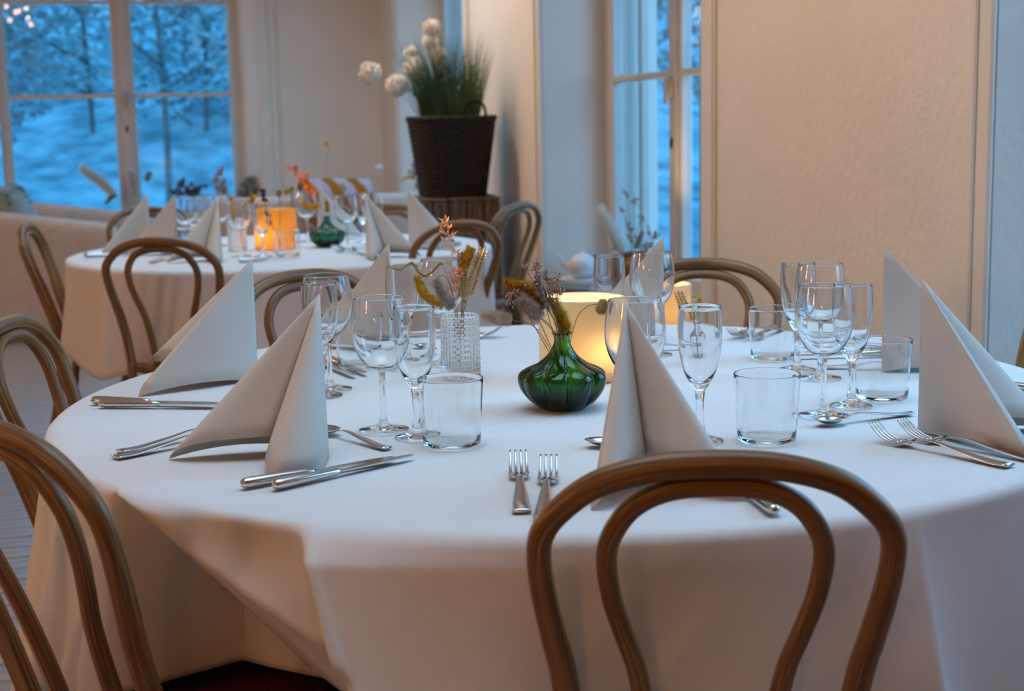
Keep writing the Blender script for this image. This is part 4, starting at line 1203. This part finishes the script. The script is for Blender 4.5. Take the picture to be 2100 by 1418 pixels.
fuzzy_head('foxtail_millet', 'mustard foxtail head lying level beside the far green vase', [Fp(655, 424), Fp(640, 424), Fp(616, 417)], [.010, .012, .006], [Fp(655, 424), Fp(666, 436), Fp(672, 470)], M['mustard'], M['straw'], fg, 300, .006, .001, 54)
fuzzy_head('foxtail_millet', 'upright mustard foxtail head in the neck of the far green vase', [Fp(672, 436), Fp(671, 424), Fp(669, 410)], [.008, .009, .006], [Fp(672, 436), Fp(672, 450), Fp(672, 470)], M['mustard'], M['straw'], fg, 300, .006, .001, 55)
fb_ = at(573, 505, 4.86)
hB = lambda px, py: at(px, py, 4.86)
fbg = 'dried stems in the tiny bottle of the far table'
fuzzy_head('bunny_tail', 'tan bunny tail above the amber lantern', [hB(583, 398), hB(593, 391), hB(603, 386)], [.007, .012, .007], [hB(583, 398), hB(575, 430), fb_], M['wheat'], M['straw'], fbg, 250, .006, .0008, 56)
fuzzy_head('bunny_tail', 'second tan bunny tail above the amber lantern, lower left', [hB(571, 404), hB(573, 396), hB(576, 390)], [.007, .011, .007], [hB(571, 404), hB(573, 440), fb_], M['wheat'], M['straw'], fbg, 250, .006, .0008, 57)
sprig('lavender_sprig', 'dark lavender spike standing over the far flute', [hB(539, 392), hB(540, 400), hB(541, 408), hB(548, 440), hB(552, 455)], fb_, fbg, M['darkstem'], M['darkstem'], 7, .005, .006, 58, .0012)
fvb = at(488, 500, 4.944)
hC = lambda px, py: at(px, py, 4.944)
fcg = 'dried stems in the far textured vase'
fuzzy_head('foxtail_millet', 'left yellow foxtail head above the far textured vase', [hC(478, 470), hC(476, 430), hC(474, 399)], [.007, .010, .008], [hC(478, 470), hC(484, 485), fvb], M['mustard'], M['straw'], fcg, 300, .006, .001, 59)
fuzzy_head('foxtail_millet', 'right yellow foxtail head above the far textured vase', [hC(500, 425), hC(515, 412), hC(522, 402)], [.006, .010, .008], [hC(500, 425), hC(492, 460), fvb], M['mustard'], M['straw'], fcg, 300, .006, .001, 60)

# ------------------------------------------------------------------ window seat group (right window)
def onwall(px, py, d):
    dd = Fw*FPX + Rt*(px-1050) - Up*(py-709); return CAM+dd*(d/dd.dot(n_))
tp = onwall(1195, 585, 2.02)
bx = [('book_red', .085, .125, .030, 'maroon book at the bottom of the stack under the teapot'), ('book_blue', .09, .125, .022, 'blue book in the stack under the teapot'), ('book_pale', .082, .118, .020, 'pale book at the top of the stack under the teapot')]
tz = SZ
tpx, tpy = tp.x, tp.y
for i, (mm, hx, hy, th, lb) in enumerate(bx):
    t = thing('hardback_book', lb, 'book', (tpx, tpy, tz), AL+.4+.12*i, 'books under the teapot')
    b = MB(); b.bbox((0, 0, .002), (hx, hy, .002), .001); b.bbox((0, 0, th-.002), (hx, hy, .002), .001); b.bbox((-hx+.003, 0, th/2), (.003, hy, th/2), .001)
    b.build('cover', M[mm], t, smooth=False)
    b = MB(); b.bbox((.002, 0, th/2), (hx-.005, hy-.004, th/2-.004), .001); b.build('page_block', M['paper'], t, smooth=False)
    tz += th+.0005
t = thing('teapot', 'round pale stoneware teapot standing on the books by the right window', 'teapot', (tpx, tpy, tz), AL+2.6)
b = MB(); b.lathe(smoothprof([(0, 0), (.030, .001), (.055, .018), (.067, .048), (.060, .080), (.038, .100), (.030, .104)], 5)+[(.027, .103), (0, .100)], 36); b.build('body', M['ceramic'], t)
b = MB(); b.lathe(smoothprof([(.029, .102), (.022, .109), (.008, .113), (.006, .118), (.009, .124), (.006, .129), (0, .130)], 4), 24); b.build('lid', M['ceramic'], t)
b = MB(); b.tube(catmull([(.055, 0, .040), (.085, 0, .058), (.098, 0, .088), (.112, 0, .098)], 5), [.016, .012, .008, .008], 12); b.build('spout', M['ceramic'], t)
b = MB(); b.tube(catmull([(-.055, 0, .080), (-.085, 0, .082), (-.095, 0, .055), (-.080, 0, .030), (-.058, 0, .026)], 5), .006, 10); b.build('handle', M['ceramic'], t)
vp = onwall(1300, 585, 2.05)
t = thing('amber_vase', 'brown amber vase with dried grasses on the right window seat', 'vase', (vp.x, vp.y, SZ), 0)
b = MB(); b.lathe(smoothprof([(0, 0), (.05, .002), (.075, .05), (.085, .13), (.07, .19), (.045, .215), (.05, .235)], 5)+[(.045, .235), (.04, .215), (.06, .18), (.06, .05), (0, .02)], 36); b.build('body', M['amber'], t)
vY = vp.y
V_ = lambda px, py, dy=0: at(px, py, vY+dy)
vr = Vector((vp.x, vp.y, SZ+.12))
vg = 'dried grasses in the amber vase'
fuzzy_head('pampas_plume', 'long pale pampas plume leaning left in the right window', [V_(1272, 515), V_(1255, 470), V_(1232, 424)], [.020, .026, .018, .008], [V_(1272, 515), V_(1285, 545), vr], M['pampas'], M['straw'], vg, 700, .016, .0014, 61)
fuzzy_head('pampas_plume', 'short pale plume left in the amber vase', [V_(1280, 530), V_(1265, 500), V_(1252, 480)], [.014, .017, .008], [V_(1280, 530), V_(1288, 550), vr], M['pampas'], M['straw'], vg, 400, .014, .0014, 62)
fuzzy_head('bunny_tail', 'dark narrow seed head in the amber vase', [V_(1302, 512), V_(1310, 492), V_(1318, 475)], [.010, .013, .007], [V_(1302, 512), V_(1300, 545), vr], M['bunny_grey'], M['straw'], vg, 300, .010, .001, 63)
sprig('statice_sprig', 'airy brown flower spray in the right window', [V_(1285, 400), V_(1275, 430), V_(1300, 412), V_(1288, 462), V_(1296, 470), V_(1316, 445), V_(1292, 485)], vr, vg, M['statice'], M['straw'], 8, .0045, .012, 64, .0012)
sprig('statice_sprig', 'airy brown flower spray at the right of the amber vase', [V_(1330, 472), V_(1340, 490), V_(1345, 482), V_(1335, 500), V_(1325, 505), V_(1318, 515)], vr, vg, M['statice'], M['straw'], 8, .0045, .012, 65, .0012)
ribbon('dried_grass_leaf', 'brown curled leaf at the mouth of the amber vase', [V_(1252, 515), V_(1262, 508), V_(1275, 520), V_(1285, 550), vr], .02, M['amber'], vg)

# ------------------------------------------------------------------ crate, basket, grass
bs = rm(6.87, 1.62, 0)
CZ = .812
t = thing('wooden_crate', 'tall dark wooden crate standing on end under the wicker basket', 'crate', bs, AL-.12)
for fc in range(4):
    Mx = Matrix.Rotation(fc*PI/2, 4, 'Z')
    for k in range(5):
        x = -.165+.0825*k
        b = MB(); b.bbox((x, -.195, CZ/2-.008), (.0385, .008, CZ/2-.012), .003, Mx); b.build('slat', M['cratewood'], t, smooth=False)
for k in range(5):
    b = MB(); b.bbox((-.165+.0825*k, 0, CZ-.008), (.0395, .203, .008), .003); b.build('top_board', M['cratewood'], t, smooth=False)
for z in (.05, CZ-.06):
    for sx in (-1, 1):
        b = MB(); b.bbox((sx*.17, 0, z), (.012, .18, .03), .003); b.build('batten', M['cratewood'], t, smooth=False)
t = thing('wicker_basket', 'flared dark brown wicker basket holding tall grass on the crate', 'basket', bs+Vector((0, 0, CZ)), AL)
BH = .375
def brad(z): return .150+.052*(z/BH)
def sqr(a, r):
    c, s_ = abs(math.cos(a)), abs(math.sin(a)); p = 3.2
    return r/((c**p+s_**p)**(1/p))
b = MB(); NR = 32
for i in range(NR):
    z = .012+BH*.96*i/(NR-1)
    b.tube([((sqr(a, brad(z))+.0042*math.cos(14*a+PI*i))*math.cos(a), (sqr(a, brad(z))+.0042*math.cos(14*a+PI*i))*math.sin(a), z) for a in [2*PI*k/84 for k in range(84)]], .0066, 6, closed=True)
b.build('wicker_weave', M['wicker'], t, kind='stuff')
for k in range(28):
    a = 2*PI*(k+.5)/28
    s = MB(); s.tube([(sqr(a, brad(z))*math.cos(a), sqr(a, brad(z))*math.sin(a), z) for z in (.005, BH*.5, BH)], .0045, 6); s.build('stake', M['wicker'], t)
b = MB(); b.tube([((sqr(a, brad(BH))+.003*math.cos(30*a))*math.cos(a), (sqr(a, brad(BH))+.003*math.cos(30*a))*math.sin(a), BH+.005+.003*math.sin(30*a)) for a in [2*PI*k/120 for k in range(120)]], .011, 8, closed=True); b.build('rim', M['wicker'], t)
b = MB(); b.lathe([(0, BH-.05), (.17, BH-.05), (.165, BH-.06), (0, BH-.06)], 24); b.build('soil', M['ground'], t)
s = MB(); s.tube(catmull([(.03, -.13, BH), (.05, -.15, BH+.07), (.12, -.14, BH+.075), (.15, -.12, BH)], 6), .007, 8); s.build('handle', M['wicker'], t)
tg = bs+Vector((0, 0, CZ+BH-.05))
gr = MB(); rnd = random.Random(9)
for i in range(900):
    a = rnd.uniform(0, 2*PI); r0 = .13*math.sqrt(rnd.random()); lean = rnd.gauss(0, 1)
    p0 = Vector((r0*math.cos(a), r0*math.sin(a), 0)); ln = rnd.uniform(.22, .52)
    d = Vector((math.cos(a)*r0*1.7+rnd.gauss(-.03, .09), math.sin(a)*r0*1.7+rnd.gauss(0, .08), 1)).normalized()
    bend = Vector((d.x, d.y, 0))*ln*rnd.uniform(.1, .7)
    ov = (p0+d*ln+bend).dot(n_)-.23
    if ov > 0: d = (d-n_*min(ov/ln, .8)).normalized(); bend = Vector((d.x, d.y, 0))*ln*.3; bend -= n_*max(0, (p0+d*ln+bend).dot(n_)-.23)
    wdt = rnd.uniform(.0012, .0026); sd = Vector((-d.y+.3, d.x+.3, 0)).normalized()*wdt
    p1 = p0+d*ln*.5+bend*.2; p2 = p0+d*ln+bend-Vector((0, 0, bend.length*.4))
    gr.add([p0-sd, p0+sd, p1+sd*.8, p1-sd*.8, p2], [(0, 1, 2, 3), (3, 2, 4)])
o = gr.build('grass_clump', M['grass'], None, smooth=False, kind='stuff'); o.location = tg
tag(o, 'tall green ornamental grass growing out of the wicker basket', 'grass')
heads = [(759, 150, 23, 'white pompom flower hanging furthest left of the basket grass'), (813, 176, 23, 'white pompom flower lowest at the left of the basket grass'), (848, 138, 21, 'white pompom flower in the middle left of the basket grass'), (885, 57, 18, 'white pompom flower highest in the basket grass'), (881, 84, 16, 'pale pompom flower just below the highest one'), (898, 112, 17, 'pale pompom flower half hidden in the grass centre'), (843, 108, 15, 'tan pompom flower half hidden behind the grass')]
for i, (px, py, r_, lb) in enumerate(heads):
    c = at(px, py, bs.y-.05+.1*(i > 3)); rr = r_*7/2917
    t = thing('pompom_flower', lb, 'flower', c, 0, 'white pompom flowers in the basket')
    b = MB(); rn = random.Random(i); b.ell((0, 0, 0), (rr*.72,)*3, None, 12, 8)
    for k in range(260):
        d = Vector((rn.gauss(0, 1), rn.gauss(0, 1), rn.gauss(0, 1))).normalized(); x = d.orthogonal().normalized(); x.rotate(Matrix.Rotation(rn.uniform(0, 6), 3, d)); y = d.cross(x)
        q = d*rr*rn.uniform(.9, 1.05); s_ = rr*.16
        b.add([d*rr*.6, q+x*s_, q+d*s_*.5, q-x*s_], [(0, 1, 2, 3)])
    b.build('bloom', M['white_petal'], t, smooth=False)
    base = tg+Vector((-.04, 0, 0))-c
    s = MB(); s.tube(catmull([Vector((0, 0, 0)), base*.5+Vector((0, 0, .06)), base], 5), .0025, 6); s.build('stem', M['stem_green'], t)

# ------------------------------------------------------------------ sofas
def soft(b, c, h, rr=.05, M_=None, n=5):
    """rounded box"""
    v = []; f = []
    def gridpts(h_): return [-h_]+[-h_+rr*(1-math.cos(PI/2*i/n)) for i in range(1, n+1)]
    N = 14
    vs_ = {}
    # rounded cuboid from a cube sphere
    def push(p):
        q = Vector((max(-h[0]+rr, min(h[0]-rr, p[0]*h[0])), max(-h[1]+rr, min(h[1]-rr, p[1]*h[1])), max(-h[2]+rr, min(h[2]-rr, p[2]*h[2]))))
        d = Vector((p[0]*h[0], p[1]*h[1], p[2]*h[2]))-q
        return q+(d.normalized()*rr if d.length > 1e-6 else d)
    co = [-1]+[-1+2*i/N for i in range(1, N)]+[1]
    for ax in range(3):
        for sg in (-1, 1):
            base = len(v)
            for i in range(N+1):
                for j in range(N+1):
                    p = [0, 0, 0]; p[ax] = sg
                    k1 = math.sin(co[i]*PI/2); k2 = math.sin(co[j]*PI/2)
                    p[(ax+1) % 3] = k1; p[(ax+2) % 3] = k2
                    q = push(p)+Vector(c); v.append(M_ @ q if M_ is not None else q)
            for i in range(N):
                for j in range(N):
                    a = base+i*(N+1)+j; q = (a, a+N+1, a+N+2, a+1); f.append(q if sg > 0 else q[::-1])
    b.add(v, f)
    return b
# pale armchair at left, facing right
sp = at(230, 690, 7.95)
t = thing('armchair', 'pale fabric armchair at the left below the big window', 'sofa', (-2.72, 8.42, 0), .03)
for sy in (-.44, .44):
    b = MB(); soft(b, (0, sy, .37), (.50, .085, .33), .05)
    for q in b.v:
        if q.z > .40: q.z += (-q.x*.13+.012)*smst(.40, .60, q.z)
    b.build('armrest', M['sofa'], t)
b = MB(); soft(b, (-.40, 0, .40), (.10, .36, .35), .06); b.build('backrest', M['sofa'], t)
b = MB(); soft(b, (.07, 0, .32), (.40, .345, .13), .05); b.build('seat_cushion', M['sofa'], t)
b = MB(); soft(b, (.0, 0, .13), (.46, .40, .07), .02); b.build('base', M['sofa'], t)
for sx in (-1, 1):
    for sy in (-1, 1):
        b = MB(); b.lathe([(0, 0), (.022, 0), (.028, .07), (0, .07)], 12, None, Matrix.Translation((sx*.42, sy*.42, 0))); b.build('leg', M['dark'], t)
b = MB(); Mc = Matrix.Translation((-2.86, 8.36, .665)) @ Matrix.Rotation(.5, 4, 'Z') @ Matrix.Rotation(-.35, 4, 'Y')
soft(b, (0, 0, 0), (.075, .21, .20), .07, Mc)
rnd = random.Random(4)
vv = list(b.v)
for k in range(2600):
    p = rnd.choice(vv); d = (p-Mc.translation).normalized()+Vector((rnd.gauss(0, .5), rnd.gauss(0, .5), rnd.gauss(0, .5)))
    d.normalize(); x = d.orthogonal().normalized()*.0022
    b.add([p-x, p+x, p+d*rnd.uniform(.012, .03)], [(0, 1, 2)])
tag(b.build('fur_cushion', M['cushion']), 'grey-blue furry cushion leaning in the pale armchair', 'cushion')
# second sofa, seen from behind, with a striped blanket over its back
s2 = at(745, 520, 8.3)
t = thing('sofa', 'pale sofa with its back to us behind the far table', 'sofa', rm(8.62, 1.22, 0), AL)
b = MB(); soft(b, (0, 0, .40), (.62, .10, .355), .05); b.build('backrest', M['sofa'], t)
for sx in (-1, 1):
    b = MB(); soft(b, (sx*.56, .40, .33), (.085, .36, .26), .05); b.build('armrest', M['sofa'], t)
b = MB(); soft(b, (0, .42, .27), (.49, .33, .15), .05); b.build('seat_cushion', M['sofa'], t)
for sx in (-1, 1):
    for sy in (0, .70):
        b = MB(); b.lathe([(0, 0), (.022, 0), (.028, .06), (0, .06)], 12, None, Matrix.Translation((sx*.55, sy, 0))); b.build('leg', M['dark'], t)
v = []; f = []; uv = []
NX, NP = 24, 16
for i in range(NX+1):
    x = -.13+.42*i/NX
    for k in range(NP+1):
        q = k/NP; wv = .006*math.sin(9*x+3*q)
        if q < .4: y, z = -.125-wv-.01, .55+.19*(q/.4)
        elif q < .6: a = PI*(q-.4)/.2; y, z = -.13*math.cos(a)-.0, .745+.085*math.sin(a)+wv
        else: y, z = .125+.01, .74-.19*((q-.6)/.4)
        v.append((x, y, z)); uv.append(((x+.55*q)*2.1, q))
for i in range(NX):
    for k in range(NP):
        a = i*(NP+1)+k; f.append((a, a+NP+1, a+NP+2, a+1))
o = mesh('striped_throw', v, f, M['throw'], None, True, uv)
o.location = rm(8.62, 1.22, 0); o.rotation_euler = (0, 0, AL)
sd = o.modifiers.new('solid', 'SOLIDIFY'); sd.thickness = .022; sd.offset = 1
tag(o, 'folded blanket with ochre and lilac stripes over the sofa back', 'blanket')

# ------------------------------------------------------------------ dried flowers on the far sills
def sillvase(label, p, h, m):
    t = thing('sill_vase', label, 'vase', p, 0)
    b = MB(); b.lathe(smoothprof([(0, 0), (.04, .002), (.06, h*.3), (.05, h*.75), (.03, h*.92), (.036, h)], 5)+[(.03, h), (.024, h*.92), (.04, h*.7), (.04, .03), (0, .02)], 28); b.build('body', m, t)
p = rm(10.36, .20, SZ); sillvase('small brown vase on the sill of the big left window', p, .20, M['amber'])
sY = p.y; q_ = Vector((p.x, p.y, SZ+.1)); H_ = lambda px, py: at(px, py, sY)
sg_ = 'dried grasses on the sill of the big window'
fuzzy_head('pampas_plume', 'long white pampas plume crossing the big left window', [H_(235, 402), H_(200, 368), H_(167, 346)], [.012, .022, .018, .006], [H_(235, 402), H_(255, 425), q_], M['pampas'], M['straw'], sg_, 1400, .030, .003, 71)
fuzzy_head('pampas_plume', 'upright white plume before the window mullion', [H_(276, 400), H_(272, 372), H_(266, 350)], [.010, .018, .008], [H_(276, 400), H_(275, 425), q_], M['pampas'], M['straw'], sg_, 900, .026, .003, 72)
fuzzy_head('bunny_tail', 'dark seed head leaning right in the big left window', [H_(300, 372), H_(304, 363), H_(308, 352)], [.012, .022, .012], [H_(300, 372), H_(290, 410), q_], M['bunny_grey'], M['straw'], sg_, 200, .012, .003, 73)
fuzzy_head('foxtail_millet', 'olive seed head drooping left below the white plumes', [H_(240, 400), H_(228, 405), H_(216, 418)], [.010, .018, .010], [H_(240, 400), H_(260, 415), q_], M['olive'], M['straw'], sg_, 200, .01, .003, 74)
p = rm(10.36, .86, SZ); sillvase('second brown vase on the window sill behind the far glasses', p, .20, M['amber'])
q_ = Vector((p.x, p.y, SZ+.1)); sY2 = p.y; J = lambda px, py: at(px, py, sY2)
sprig('statice_sprig', 'dark brown flower spray low in the big window', [J(360, 393), J(372, 378), J(385, 385), J(398, 390), J(404, 388)], q_, sg_, M['darkstem'], M['straw'], 8, .014, .03, 75, .003)
sprig('statice_sprig', 'brown flower spray near the right jamb of the big window', [J(445, 365), J(446, 385), J(458, 375), J(462, 390), J(454, 352)], q_, sg_, M['statice'], M['straw'], 7, .012, .022, 76, .003)
sprig('pale_flower_spray', 'pale dried flower spray in front of the window jamb', [J(495, 385), J(505, 376), J(515, 372), J(520, 385), J(510, 395), J(530, 382), J(498, 398)], q_, sg_, M['leaf_pale'], M['straw'], 9, .016, .03, 77, .003)
p = rm(8.75, 2.02, SZ); sillvase('tall pale vase on the sill beside the wicker basket', p, .26, M['ceramic'])
q_ = Vector((p.x, p.y, SZ+.16)); sY3 = p.y; Q = lambda px, py: at(px, py, sY3)
sg3 = 'dried flowers behind the second sofa'
sprig('pale_flower_spray', 'pale yellowish flower spray beside the wicker basket', [Q(858, 340), Q(866, 350), Q(862, 362), Q(872, 372), Q(860, 378), Q(874, 390), Q(866, 395), Q(854, 352)], q_, sg3, M['leaf_pale'], M['straw'], 9, .013, .026, 78, .003)
ribbon('dried_grass_hoop', 'mustard seed-head hoop arching left of the basket', [Q(817, 396), Q(819, 380), Q(828, 367), Q(842, 363), Q(856, 372), Q(862, 400), q_], .03, M['mustard'], sg3)
fuzzy_head('bunny_tail', 'white bunny tail in front of the blank corner wall', [Q(785, 344), Q(778, 344), Q(771, 345)], [.014, .02, .012], [Q(785, 344), Q(820, 362), q_], M['white_petal'], M['straw'], sg3, 150, .012, .003, 79)
